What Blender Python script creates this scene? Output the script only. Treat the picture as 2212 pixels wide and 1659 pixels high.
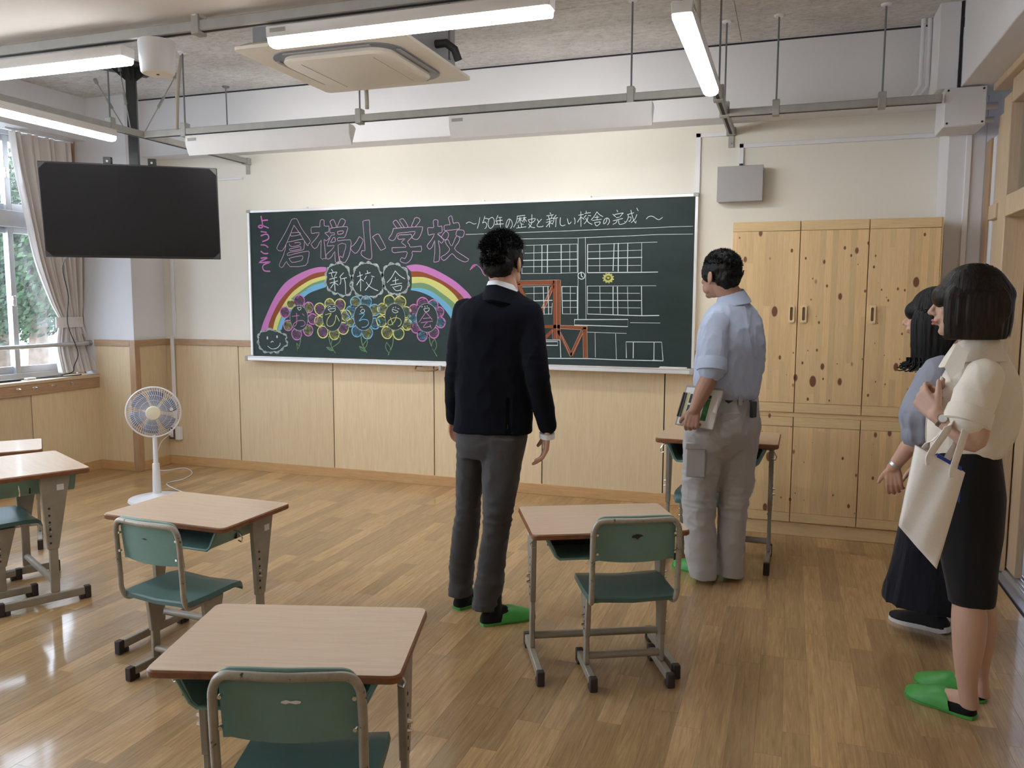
import bpy, bmesh, math, random
from mathutils import Vector, Matrix, noise
from math import sin, cos, pi, radians
random.seed(7)
S = bpy.context.scene
COL = S.collection
for o in list(bpy.data.objects): bpy.data.objects.remove(o)

# ------------------------------------------------------------ camera, world, lights, exposure
cd = bpy.data.cameras.new('camera'); cam = bpy.data.objects.new('camera', cd); COL.objects.link(cam)
_f, _r, _u = Vector((-0.32091,0.94146,-0.10327)), Vector((0.94642,0.32292,0.00299)), Vector((-0.03616,0.09678,0.99465))
cam.matrix_world = Matrix(((_r.x, _u.x, -_f.x, 4.211), (_r.y, _u.y, -_f.y, -5.697), (_r.z, _u.z, -_f.z, 1.439), (0, 0, 0, 1)))
cd.sensor_width = 36.0; cd.lens = 28.573; cd.clip_start = 0.05
S.camera = cam
SKY = 7.5            # overcast daylight
LED = 24.0           # ceiling tubes
BLED = 18.0           # blackboard lights
w = bpy.data.worlds.new('world'); S.world = w; w.use_nodes = True
wn = w.node_tree.nodes; wl = w.node_tree.links
bg = wn['Background']; bg.inputs[1].default_value = SKY
tc = wn.new('ShaderNodeTexCoord'); gr = wn.new('ShaderNodeSeparateXYZ'); rp = wn.new('ShaderNodeValToRGB')
wl.new(tc.outputs['Generated'], gr.inputs[0]); wl.new(gr.outputs[2], rp.inputs[0]); wl.new(rp.outputs[0], bg.inputs[0])
rp.color_ramp.elements[0].position = 0.0; rp.color_ramp.elements[0].color = (.86, .92, 1, 1)
rp.color_ramp.elements[1].position = 0.8; rp.color_ramp.elements[1].color = (.72, .85, 1, 1)
S.view_settings.view_transform = 'Standard'; S.view_settings.look = 'None'
S.view_settings.exposure = 0.34; S.view_settings.gamma = 1.0; S.view_settings.use_curve_mapping = False
S.cycles.use_denoising = True; S.cycles.max_bounces = 9; S.cycles.diffuse_bounces = 5
S.cycles.transparent_max_bounces = 16; S.cycles.sample_clamp_indirect = 6.0

# ------------------------------------------------------------ materials
MATS = {}
def nodes(name):
    m = bpy.data.materials.new(name); m.use_nodes = True
    nt = m.node_tree; b = nt.nodes['Principled BSDF']
    MATS[name] = m
    return m, nt, b
def N(nt, t, **kw):
    n = nt.nodes.new(t)
    for k, v in kw.items():
        if k.startswith('i_'): n.inputs[k[2:].replace('_', ' ')].default_value = v
        else: setattr(n, k, v)
    return n
def ramp(nt, stops):
    r = nt.nodes.new('ShaderNodeValToRGB'); e = r.color_ramp.elements
    while len(e) < len(stops): e.new(0.5)
    for i, (p, c) in enumerate(stops):
        e[i].position = p; e[i].color = (*c, 1) if len(c) == 3 else c
    return r
def mp(nt, scale=(1, 1, 1), coord='Object'):
    t = nt.nodes.new('ShaderNodeTexCoord'); m = nt.nodes.new('ShaderNodeMapping'); m.inputs['Scale'].default_value = scale
    nt.links.new(t.outputs[coord], m.inputs[0]); return m
def bump(nt, b, src, strength=.3, dist=.01):
    bp = nt.nodes.new('ShaderNodeBump'); bp.inputs['Strength'].default_value = strength; bp.inputs['Distance'].default_value = dist
    nt.links.new(src, bp.inputs['Height']); nt.links.new(bp.outputs[0], b.inputs['Normal'])
def plain(name, col, rough=.6, metal=0, var=.06, nscale=6, bmp=0, bscale=60, spec=.5, sheen=0):
    m, nt, b = nodes(name)
    b.inputs['Roughness'].default_value = rough; b.inputs['Metallic'].default_value = metal
    b.inputs['Specular IOR Level'].default_value = spec
    if sheen: b.inputs['Sheen Weight'].default_value = sheen
    n = N(nt, 'ShaderNodeTexNoise', i_Scale=nscale, i_Detail=4); nt.links.new(mp(nt).outputs[0], n.inputs[0])
    r = ramp(nt, [(.3, tuple(c * (1 - var) for c in col)), (.7, tuple(min(1, c * (1 + var)) for c in col))])
    nt.links.new(n.outputs[0], r.inputs[0]); nt.links.new(r.outputs[0], b.inputs['Base Color'])
    if bmp:
        n2 = N(nt, 'ShaderNodeTexNoise', i_Scale=bscale, i_Detail=3); nt.links.new(mp(nt).outputs[0], n2.inputs[0])
        bump(nt, b, n2.outputs[0], bmp, .004)
    return m
def wood(name, dark, mid, light, scale=(14, 14, 1.2), rough=.45, attr=None, knots=0, strips=None, coat=0, grain=6):
    """wood with grain along the axis whose scale is small; optional tint attribute, strips and knots"""
    m, nt, b = nodes(name); L = nt.links
    t = nt.nodes.new('ShaderNodeTexCoord'); vec = t.outputs['Object']
    tint = None
    if attr:
        a = N(nt, 'ShaderNodeAttribute', attribute_name=attr); tint = a.outputs['Fac']
    if strips:          # (axis, width): glued staves with a colour each
        ax, wd = strips
        sp = nt.nodes.new('ShaderNodeSeparateXYZ'); L.new(vec, sp.inputs[0])
        d = N(nt, 'ShaderNodeMath', operation='DIVIDE'); d.inputs[1].default_value = wd; L.new(sp.outputs[ax], d.inputs[0])
        fl = N(nt, 'ShaderNodeMath', operation='FLOOR'); L.new(d.outputs[0], fl.inputs[0])
        wn1 = N(nt, 'ShaderNodeTexWhiteNoise', noise_dimensions='1D'); L.new(fl.outputs[0], wn1.inputs['W'])
        dz = N(nt, 'ShaderNodeMath', operation='MULTIPLY_ADD'); dz.inputs[1].default_value = .8; L.new(sp.outputs[2], dz.inputs[0])
        m9 = N(nt, 'ShaderNodeMath', operation='MULTIPLY'); m9.inputs[1].default_value = 9; L.new(wn1.outputs[0], m9.inputs[0]); L.new(m9.outputs[0], dz.inputs[2])
        fz = N(nt, 'ShaderNodeMath', operation='FLOOR'); L.new(dz.outputs[0], fz.inputs[0])
        cb = N(nt, 'ShaderNodeCombineXYZ'); L.new(fl.outputs[0], cb.inputs[0]); L.new(fz.outputs[0], cb.inputs[1])
        wn2 = N(nt, 'ShaderNodeTexWhiteNoise', noise_dimensions='2D'); L.new(cb.outputs[0], wn2.inputs['Vector'])
        tint = wn2.outputs['Value']
        off = N(nt, 'ShaderNodeVectorMath', operation='SCALE'); L.new(wn2.outputs['Color'], off.inputs[0]); off.inputs['Scale'].default_value = 7
        ad = N(nt, 'ShaderNodeVectorMath', operation='ADD'); L.new(vec, ad.inputs[0]); L.new(off.outputs[0], ad.inputs[1]); gvec = ad.outputs[0]
    elif tint is not None:
        ad = N(nt, 'ShaderNodeVectorMath', operation='ADD'); sc = N(nt, 'ShaderNodeMath', operation='MULTIPLY'); sc.inputs[1].default_value = 37
        L.new(tint, sc.inputs[0]); L.new(vec, ad.inputs[0]); L.new(sc.outputs[0], ad.inputs[1]); gvec = ad.outputs[0]
    else: gvec = vec
    mpn = nt.nodes.new('ShaderNodeMapping'); mpn.inputs['Scale'].default_value = scale; L.new(gvec, mpn.inputs[0])
    n1 = N(nt, 'ShaderNodeTexNoise', i_Scale=grain, i_Detail=8, i_Roughness=.62, i_Distortion=.8); L.new(mpn.outputs[0], n1.inputs[0])
    r = ramp(nt, [(.25, dark), (.5, mid), (.75, light)]); L.new(n1.outputs[0], r.inputs[0])
    colr = r.outputs[0]
    if tint is not None:
        hs = N(nt, 'ShaderNodeHueSaturation'); mr = N(nt, 'ShaderNodeMapRange'); mr.inputs['To Min'].default_value = .90 if strips else .72; mr.inputs['To Max'].default_value = 1.07 if strips else 1.16
        L.new(tint, mr.inputs[0]); L.new(mr.outputs[0], hs.inputs['Value']); L.new(colr, hs.inputs['Color']); colr = hs.outputs[0]
    if knots:
        for sc_, kk, lo, sd in (((13, .001, 7.0), knots, .10, 0), ((24, .001, 15.0), knots * .8, .30, 3.3)):
            mk = nt.nodes.new('ShaderNodeMapping'); mk.inputs['Scale'].default_value = sc_; mk.inputs['Location'].default_value = (sd, 0, sd); L.new(vec, mk.inputs[0])
            vo = N(nt, 'ShaderNodeTexVoronoi', i_Scale=1.0, i_Randomness=1.0); L.new(mk.outputs[0], vo.inputs[0])
            wz = N(nt, 'ShaderNodeSeparateColor'); L.new(vo.outputs['Color'], wz.inputs[0])
            size = N(nt, 'ShaderNodeMapRange'); size.inputs['From Min'].default_value = lo; size.inputs['From Max'].default_value = 1; size.inputs['To Min'].default_value = 0; size.inputs['To Max'].default_value = kk
            L.new(wz.outputs[0], size.inputs[0])
            lt = N(nt, 'ShaderNodeMath', operation='SUBTRACT'); L.new(size.outputs[0], lt.inputs[0]); L.new(vo.outputs['Distance'], lt.inputs[1])
            ms = N(nt, 'ShaderNodeMath', operation='MULTIPLY', use_clamp=True); ms.inputs[1].default_value = 22; L.new(lt.outputs[0], ms.inputs[0])
            mx = N(nt, 'ShaderNodeMix', data_type='RGBA'); L.new(ms.outputs[0], mx.inputs[0]); L.new(colr, mx.inputs[6]); mx.inputs[7].default_value = (.22, .09, .045, 1)
            colr = mx.outputs[2]
    L.new(colr, b.inputs['Base Color']); b.inputs['Roughness'].default_value = rough
    if coat: b.inputs['Coat Weight'].default_value = coat; b.inputs['Coat Roughness'].default_value = .09
    bump(nt, b, n1.outputs[0], .08, .002)
    return m
def emit(name, col, s):
    m, nt, b = nodes(name)
    b.inputs['Base Color'].default_value = (.9, .9, .9, 1); b.inputs['Emission Color'].default_value = (*col, 1); b.inputs['Emission Strength'].default_value = s
    return m
M_cream = plain('cream wall paint', (.80, .77, .69), .85, var=.02, nscale=2, bmp=.05, bscale=180)
M_white = plain('white wall paint', (.74, .74, .765), .8, var=.02, nscale=2, bmp=.05, bscale=150)
M_beige = plain('beige soffit paint', (.76, .72, .68), .85, var=.03, nscale=2)
M_birch = wood('birch panel', (.70, .54, .33), (.76, .60, .38), (.81, .66, .44), (9, 9, .7), .5, attr='tint')
M_base = wood('orange baseboard', (.48, .28, .12), (.56, .34, .15), (.62, .40, .20), (1, 1, 12), .45)
M_cap = wood('brown rail wood', (.34, .20, .11), (.44, .28, .16), (.52, .35, .21), (1.2, 1.2, 20), .4)
M_capv = wood('brown post wood', (.34, .20, .11), (.44, .28, .16), (.52, .35, .21), (20, 20, 1.2), .4)
M_oak = wood('oak floor plank', (.29, .168, .070), (.43, .27, .122), (.56, .385, .19), (30, 1.8, 30), .34, attr='tint', coat=.7, grain=3)
M_pine = wood('knotty pine panel', (.76, .50, .24), (.83, .58, .30), (.87, .65, .37), (24, 24, 1.2), .5, strips=(0, .034), knots=.27)
M_pinerail = wood('pine rail', (.70, .48, .23), (.79, .57, .30), (.84, .63, .36), (1.4, 20, 20), .5, knots=.14)
M_part = wood('partition timber', (.56, .42, .27), (.63, .48, .32), (.69, .55, .38), (16, 16, 1.0), .5)
M_top = wood('desk laminate', (.60, .435, .295), (.67, .50, .35), (.72, .56, .41), (1.3, 16, 10), .34, coat=.2, grain=4)
M_edge = plain('brown desk edge', (.22, .085, .035), .35, var=.2, nscale=30)
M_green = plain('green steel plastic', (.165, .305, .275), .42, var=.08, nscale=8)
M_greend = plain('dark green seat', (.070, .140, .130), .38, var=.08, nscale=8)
def worn_metal():
    m, nt, b = nodes('worn beige enamel'); L = nt.links
    n = N(nt, 'ShaderNodeTexNoise', i_Scale=38, i_Detail=6, i_Roughness=.7); L.new(mp(nt, (1, 1, 1)).outputs[0], n.inputs[0])
    r = ramp(nt, [(.33, (.08, .06, .045)), (.39, (.36, .33, .27)), (.7, (.44, .40, .33))]); L.new(n.outputs[0], r.inputs[0]); L.new(r.outputs[0], b.inputs['Base Color'])
    b.inputs['Roughness'].default_value = .4; b.inputs['Metallic'].default_value = .25
    return m
M_enamel = plain('beige leg enamel', (.33, .295, .24), .45, metal=.15, var=.1, nscale=14)
M_worn = worn_metal()
M_rubber = plain('dark brown rubber', (.035, .025, .024), .6)
M_alu = plain('aluminium', (.62, .63, .65), .35, metal=.75, var=.03)
M_aluw = plain('pale aluminium', (.80, .81, .83), .35, metal=.3, var=.03)
M_chrome = plain('chrome', (.75, .74, .72), .18, metal=1)
M_galv = plain('galvanised rail', (.40, .395, .37), .5, metal=.35, var=.08, nscale=12)
M_rod = plain('steel rod', (.22, .23, .25), .45, metal=.6)
M_black = plain('black metal', (.022, .024, .026), .45)
M_screen = plain('screen glass', (.010, .010, .012), .16, var=0)
M_bezel = plain('black bezel', (.015, .015, .016), .35)
M_whitep = plain('white plastic', (.78, .78, .80), .35, var=.02)
M_lamp = plain('white lamp housing', (.80, .78, .76), .45, var=.02)
M_acp = plain('ivory plastic', (.86, .81, .72), .5, var=.02)
M_grey = plain('grey box enamel', (.38, .37, .365), .5, var=.03)
M_dark = plain('dark gap', (.02, .02, .025), .7)
M_cream_cap = plain('cream plastic', (.85, .79, .60), .4)
M_blade = plain('smoky blue blade', (.20, .24, .36), .3)
M_board = None
def board_mat():
    m, nt, b = nodes('blackboard green'); L = nt.links
    n = N(nt, 'ShaderNodeTexNoise', i_Scale=1.6, i_Detail=5, i_Roughness=.6); L.new(mp(nt, (1, 1, 2)).outputs[0], n.inputs[0])
    r = ramp(nt, [(.3, (.013, .028, .027)), (.75, (.026, .046, .044))]); L.new(n.outputs[0], r.inputs[0]); L.new(r.outputs[0], b.inputs['Base Color'])
    b.inputs['Roughness'].default_value = .62; b.inputs['Specular IOR Level'].default_value = .35
    return m
M_board = board_mat()
CH = {}
for k, c in dict(pink=(.52, .20, .47), lav=(.60, .36, .58), white=(.68, .75, .76), yellow=(.60, .60, .21), blue=(.17, .41, .62), green=(.18, .31, .17), brown=(.27, .085, .04), tan=(.55, .36, .28)).items():
    m, nt, b = nodes('chalk ' + k); L = nt.links
    n = N(nt, 'ShaderNodeTexNoise', i_Scale=170, i_Detail=3, i_Roughness=.8); L.new(mp(nt, (1, 1, 1)).outputs[0], n.inputs[0])
    n2 = N(nt, 'ShaderNodeTexNoise', i_Scale=9, i_Detail=2); L.new(mp(nt, (1, 1, 3)).outputs[0], n2.inputs[0])
    ad = N(nt, 'ShaderNodeMath', operation='MULTIPLY_ADD'); ad.inputs[1].default_value = .8; L.new(n2.outputs[0], ad.inputs[0]); L.new(n.outputs[0], ad.inputs[2])
    r = ramp(nt, [(.55, (.05, .075, .07)), (.80, c)]) if k == 'brown' else ramp(nt, [(.46, tuple(.45 * v + .03 for v in c)), (.72, c)])
    L.new(ad.outputs[0], r.inputs[0]); L.new(r.outputs[0], b.inputs['Base Color']); b.inputs['Roughness'].default_value = .95; b.inputs['Specular IOR Level'].default_value = .1
    CH[k] = m
def cloud_mat():
    m, nt, b = nodes('smudged chalk'); L = nt.links
    n = N(nt, 'ShaderNodeTexNoise', i_Scale=55, i_Detail=5, i_Roughness=.7); L.new(mp(nt, (1, 1, 1)).outputs[0], n.inputs[0])
    r = ramp(nt, [(.35, (.16, .19, .19)), (.7, (.52, .57, .57))]); L.new(n.outputs[0], r.inputs[0]); L.new(r.outputs[0], b.inputs['Base Color']); b.inputs['Roughness'].default_value = .95
    return m
CH['cloud'] = cloud_mat()
def ceil_mat():
    m, nt, b = nodes('wood wool cement board'); L = nt.links
    n = N(nt, 'ShaderNodeTexNoise', i_Scale=17, i_Detail=10, i_Roughness=.80, i_Distortion=.9); L.new(mp(nt, (1, 1.8, 1)).outputs[0], n.inputs[0])
    n2 = N(nt, 'ShaderNodeTexNoise', i_Scale=3.2, i_Detail=4); L.new(mp(nt).outputs[0], n2.inputs[0])
    r = ramp(nt, [(.30, (.20, .19, .18)), (.38, (.52, .50, .48)), (.50, (.68, .66, .64)), (.66, (.82, .80, .78))]); L.new(n.outputs[0], r.inputs[0])
    mx = N(nt, 'ShaderNodeMix', data_type='RGBA', blend_type='MULTIPLY'); mx.inputs[0].default_value = .5
    r2 = ramp(nt, [(.35, (.72, .72, .72)), (.65, (1, 1, 1))]); L.new(n2.outputs[0], r2.inputs[0]); L.new(r.outputs[0], mx.inputs[6]); L.new(r2.outputs[0], mx.inputs[7])
    L.new(mx.outputs[2], b.inputs['Base Color']); b.inputs['Roughness'].default_value = .95; bump(nt, b, n.outputs[0], .6, .008)
    return m
M_ceil = ceil_mat()
def glass_mat(name='window glass', tint=(.95, .97, 1), refl=.08):
    m = bpy.data.materials.new(name); m.use_nodes = True; nt = m.node_tree; nt.nodes.clear()
    o = nt.nodes.new('ShaderNodeOutputMaterial'); t = nt.nodes.new('ShaderNodeBsdfTransparent'); g = nt.nodes.new('ShaderNodeBsdfGlossy'); mx = nt.nodes.new('ShaderNodeMixShader')
    t.inputs[0].default_value = (*tint, 1); g.inputs['Roughness'].default_value = .02; mx.inputs[0].default_value = refl
    nt.links.new(t.outputs[0], mx.inputs[1]); nt.links.new(g.outputs[0], mx.inputs[2]); nt.links.new(mx.outputs[0], o.inputs[0])
    return m
M_glass = glass_mat()
M_led = emit('led diffuser', (.96, .98, 1), LED)
M_bled = emit('board lamp diffuser', (1, .99, .96), BLED)
M_skin = plain('skin', (.60, .36, .26), .5, var=.05, nscale=14, bmp=.05, bscale=220); M_skin.node_tree.nodes['Principled BSDF'].inputs['Subsurface Weight'].default_value = .08
M_skin2 = plain('tanned skin', (.42, .235, .165), .5, var=.06, nscale=14, bmp=.05, bscale=220)
M_skinf = plain('fair skin', (.56, .355, .26), .5, var=.04, nscale=14, bmp=.04, bscale=220)
def hair_mat(name, col, spec=.4):
    m, nt, b = nodes(name); L = nt.links
    n = N(nt, 'ShaderNodeTexNoise', i_Scale=60, i_Detail=4); L.new(mp(nt, (2.5, 2.5, .12)).outputs[0], n.inputs[0])
    r = ramp(nt, [(.35, tuple(c * .5 for c in col)), (.7, tuple(c * 1.6 for c in col))]); L.new(n.outputs[0], r.inputs[0]); L.new(r.outputs[0], b.inputs['Base Color'])
    b.inputs['Roughness'].default_value = .5; b.inputs['Specular IOR Level'].default_value = spec; bump(nt, b, n.outputs[0], .6, .004)
    return m
M_hairk = hair_mat('black hair', (.007, .0065, .0065), .25)
M_hairb = hair_mat('dark brown hair', (.014, .009, .007), .3)
def cloth(name, col, rough=.85, var=.08, weave=900, folds=.25, fscale=9, aniso=(1, 1, .35), sheen=.1):
    m, nt, b = nodes(name); L = nt.links
    n = N(nt, 'ShaderNodeTexNoise', i_Scale=fscale, i_Detail=3, i_Distortion=.4); L.new(mp(nt, aniso).outputs[0], n.inputs[0])
    nw = N(nt, 'ShaderNodeTexNoise', i_Scale=weave, i_Detail=1); L.new(mp(nt).outputs[0], nw.inputs[0])
    r = ramp(nt, [(.3, tuple(c * (1 - var) for c in col)), (.7, tuple(c * (1 + var) for c in col))]); L.new(nw.outputs[0], r.inputs[0]); L.new(r.outputs[0], b.inputs['Base Color'])
    b.inputs['Roughness'].default_value = rough; b.inputs['Sheen Weight'].default_value = sheen; b.inputs['Specular IOR Level'].default_value = .25
    bump(nt, b, n.outputs[0], folds, .02)
    return m
M_suit = cloth('black navy wool', (.006, .007, .012), .85, folds=.2, sheen=.02)
M_suit.node_tree.nodes['Principled BSDF'].inputs['Specular IOR Level'].default_value = .08
M_slacks = cloth('charcoal wool', (.062, .060, .062), .85)
M_blue = cloth('pale blue cotton', (.46, .53, .68), .85, folds=.35)
M_khaki = cloth('light grey cotton', (.46, .45, .45), .9, folds=.3)
M_wshirt = cloth('cream blouse', (.80, .74, .64), .8, folds=.3)
M_gblouse = cloth('blue grey blouse', (.30, .32, .39), .85, folds=.35)
M_skirt = cloth('black skirt', (.010, .010, .011), .85)
M_navy = cloth('navy skirt', (.009, .010, .018), .85, aniso=(3, 3, .1), folds=.5)
M_sock = cloth('black sock', (.008, .008, .009), .95)
M_slip = plain('green slipper vinyl', (.07, .36, .07), .4, var=.08, nscale=20)
M_canvas = cloth('natural canvas', (.86, .81, .74), .9, folds=.15)
M_curtain = cloth('beige curtain', (.76, .71, .68), .9, aniso=(3, 3, .2), folds=.2)
M_collar = cloth('white shirt', (.85, .87, .92), .7, folds=.05)
M_paper = plain('white paper', (.86, .87, .88), .7, var=.01)
M_blue_p = plain('blue folder', (.03, .10, .55), .4)

# ------------------------------------------------------------ mesh builder
MW = {}
def wmat(o): return MW.get(o.name, Matrix.Identity(4))
def catmull(P, sub):
    out = []; n = len(P)
    for i in range(n - 1):
        p0, p1, p2, p3 = P[max(0, i - 1)], P[i], P[i + 1], P[min(n - 1, i + 2)]
        for k in range(sub):
            t = k / sub
            out.append(0.5 * ((2 * p1) + (p2 - p0) * t + (2 * p0 - 5 * p1 + 4 * p2 - p3) * t * t + (3 * p1 - p0 - 3 * p2 + p3) * t ** 3))
    out.append(P[-1]); return out
class MB:
    def __init__(s): s.v = []; s.f = []
    def add(s, vs, fs):
        o = len(s.v); s.v += [Vector(v) for v in vs]; s.f += [tuple(i + o for i in f) for f in fs]; return s
    def box(s, x0, x1, y0, y1, z0, z1):
        return s.add([(x0, y0, z0), (x1, y0, z0), (x1, y1, z0), (x0, y1, z0), (x0, y0, z1), (x1, y0, z1), (x1, y1, z1), (x0, y1, z1)],
                     [(0, 3, 2, 1), (4, 5, 6, 7), (0, 1, 5, 4), (1, 2, 6, 5), (2, 3, 7, 6), (3, 0, 4, 7)])
    def hexa(s, pts):   # 8 corners, bottom loop then top loop
        return s.add(pts, [(0, 3, 2, 1), (4, 5, 6, 7), (0, 1, 5, 4), (1, 2, 6, 5), (2, 3, 7, 6), (3, 0, 4, 7)])
    def loops(s, L, cap0=True, cap1=True):
        n = len(L[0]); o = len(s.v)
        for l in L: s.v += [Vector(p) for p in l]
        for i in range(len(L) - 1):
            for j in range(n):
                a = o + i * n + j; b = o + i * n + (j + 1) % n
                s.f.append((a, b, b + n, a + n))
        if cap0: s.f.append(tuple(o + j for j in reversed(range(n))))
        if cap1: s.f.append(tuple(o + (len(L) - 1) * n + j for j in range(n)))
        return s
    def tube(s, pts, r, n=10, cap=True):
        pts = [Vector(p) for p in pts]; m = len(pts)
        rr = r if isinstance(r, (list, tuple)) else [r] * m
        d = (pts[1] - pts[0]).normalized(); ref = Vector((0, 0, 1)) if abs(d.z) < .9 else Vector((1, 0, 0))
        u = d.cross(ref).normalized(); L = []
        for i in range(m):
            t = ((pts[min(m - 1, i + 1)] - pts[max(0, i - 1)])).normalized()
            u = (u - t * u.dot(t)).normalized(); v = t.cross(u)
            L.append([pts[i] + (u * cos(2 * pi * k / n) + v * sin(2 * pi * k / n)) * rr[i] for k in range(n)])
        return s.loops(L, cap, cap)
    def limb(s, pts, rad, n=14, sub=6):   # smooth tapering limb with round ends
        P = [Vector(p) for p in pts]; RR = [Vector((r, 0, 0)) for r in rad]
        C = catmull(P, sub); Q = [v.x for v in catmull(RR, sub)]
        d0 = (C[0] - C[1]).normalized(); d1 = (C[-1] - C[-2]).normalized()
        pre = [(C[0] + d0 * Q[0] * sin(a), Q[0] * cos(a)) for a in (1.45, 1.1, .7, .35)]
        post = [(C[-1] + d1 * Q[-1] * sin(a), Q[-1] * cos(a)) for a in (.35, .7, 1.1, 1.45)]
        A = [p for p, _ in pre] + C + [p for p, _ in post]; B = [q for _, q in pre] + Q + [q for _, q in post]
        return s.tube(A, B, n)
    def ell(s, c, r, ax=None, n=16, m=10):
        c = Vector(c); X, Y, Z = ax or (Vector((1, 0, 0)), Vector((0, 1, 0)), Vector((0, 0, 1)))
        L = []
        for i in range(m + 1):
            a = -pi / 2 * .985 + pi * .985 * i / m
            L.append([c + X * r[0] * cos(a) * cos(2 * pi * k / n) + Y * r[1] * cos(a) * sin(2 * pi * k / n) + Z * r[2] * sin(a) for k in range(n)])
        return s.loops(L)
    def rings(s, R, n=28, p=2.3, sub=5):  # horizontal superellipse rings (cx, cy, cz, a, b, azimuth of front)
        V = [Vector(r[:3]) for r in R]; A = [Vector((r[3], r[4], r[5])) for r in R]
        if sub > 1: V = catmull(V, sub); A = catmull(A, sub)
        L = []
        for c, q in zip(V, A):
            fz = radians(q.z); F = Vector((cos(fz), sin(fz), 0)); W = Vector((-sin(fz), cos(fz), 0)); l = []
            for k in range(n):
                t = 2 * pi * k / n; ct, st = cos(t), sin(t)
                l.append(c + W * q.x * math.copysign(abs(ct) ** (2 / p), ct) + F * q.y * math.copysign(abs(st) ** (2 / p), st))
            L.append(l)
        if L[0][0].z > L[-1][0].z: L = [list(reversed(l)) for l in L]
        return s.loops(L)
    def lathe(s, prof, c=(0, 0, 0), n=32):
        c = Vector(c)
        return s.loops([[c + Vector((r * cos(2 * pi * k / n), r * sin(2 * pi * k / n), z)) for k in range(n)] for r, z in prof])
    def prism(s, poly, y0, y1, ax='xz'):  # polygon in xz (or yz, xy) extruded along the remaining axis
        def P(a, b, t): return (a, t, b) if ax == 'xz' else ((t, a, b) if ax == 'yz' else (a, b, t))
        n = len(poly)
        return s.loops([[P(a, b, y0) for a, b in poly], [P(a, b, y1) for a, b in poly]])
    def xf(s, M):
        s.v = [M @ v for v in s.v]; return s
    def mesh(s, name):
        me = bpy.data.meshes.new(name); me.from_pydata([tuple(v) for v in s.v], [], s.f); me.update(); return me
    def build(s, name, mat, parent=None, bev=0, smooth=True, world=True, tint=None, fix=True, seg=1):
        if parent is not None and world:
            I = wmat(parent).inverted(); s.v = [I @ v for v in s.v]
        me = s.mesh(name)
        bm = bmesh.new(); bm.from_mesh(me)
        if fix: bmesh.ops.recalc_face_normals(bm, faces=bm.faces)
        if bev:
            es = [e for e in bm.edges if len(e.link_faces) == 2 and e.calc_face_angle(0) > .6]
            if es: bmesh.ops.bevel(bm, geom=es, offset=bev, segments=seg, affect='EDGES', clamp_overlap=True, profile=.5)
        bm.to_mesh(me); bm.free()
        if smooth and len(me.polygons):
            me.polygons.foreach_set('use_smooth', [True] * len(me.polygons)); me.set_sharp_from_angle(angle=radians(38))
        if tint is not None:
            a = me.attributes.new('tint', 'FLOAT', 'POINT'); a.data.foreach_set('value', [tint] * len(me.vertices))
        me.materials.append(mat)
        o = bpy.data.objects.new(name, me); COL.objects.link(o)
        if parent is not None: o.parent = parent
        MW[o.name] = wmat(parent) if parent is not None else Matrix.Identity(4)
        return o
def place(o, loc, rz=0, sc=1):
    o.location = loc; o.rotation_euler = (0, 0, rz); o.scale = (sc,) * 3
    MW[o.name] = Matrix.Translation(Vector(loc)) @ Matrix.Rotation(rz, 4, 'Z') @ Matrix.Scale(sc, 4)
def tag(o, label=None, cat=None, group=None, kind=None):
    if label: o['label'] = label
    if cat: o['category'] = cat
    if group: o['group'] = group
    if kind: o['kind'] = kind
    return o
def thing(name, label, cat, loc=(0, 0, 0), rz=0, group=None, sc=1):
    o = bpy.data.objects.new(name, None); COL.objects.link(o); o.empty_display_size = .1
    place(o, loc, rz, sc); return tag(o, label, cat, group)
def copy_tree(o, parent=None):
    c = o.copy(); COL.objects.link(c)
    if parent is not None: c.parent = parent
    for ch in list(o.children): copy_tree(ch, c)
    return c
def struct(o): o['kind'] = 'structure'; return o
def remesh(mb, voxel, smooth=2, disp=None, name='m', factor=.5):
    me = mb.mesh(name); bm = bmesh.new(); bm.from_mesh(me); bmesh.ops.recalc_face_normals(bm, faces=bm.faces); bm.to_mesh(me); bm.free()
    o = bpy.data.objects.new(name, me); COL.objects.link(o)
    m = o.modifiers.new('r', 'REMESH'); m.mode = 'VOXEL'; m.voxel_size = voxel
    if smooth:
        m = o.modifiers.new('s', 'SMOOTH'); m.factor = factor; m.iterations = smooth
    dg = bpy.context.evaluated_depsgraph_get(); dg.update()
    out = bpy.data.meshes.new_from_object(o.evaluated_get(dg)); bpy.data.objects.remove(o)
    if disp:
        nn = [v.normal.copy() for v in out.vertices]
        for v, nrm in zip(out.vertices, nn):
            d = disp(v.co, nrm)
            if isinstance(d, Vector): v.co = v.co + d
            elif d: v.co = v.co + nrm * d
    out.polygons.foreach_set('use_smooth', [True] * len(out.polygons)); out.update()
    return out
def meshobj(name, me, mat, parent=None):
    """mesh given in world coordinates"""
    if parent is not None: me.transform(wmat(parent).inverted())
    me.name = name; me.materials.clear(); me.materials.append(mat)
    o = bpy.data.objects.new(name, me); COL.objects.link(o)
    if parent is not None: o.parent = parent
    MW[o.name] = wmat(parent) if parent is not None else Matrix.Identity(4)
    return o

# ============================================================ SETTING
XL, XR, YBK = -1.30, 5.27, -9.0
CZ = 3.06
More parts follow.
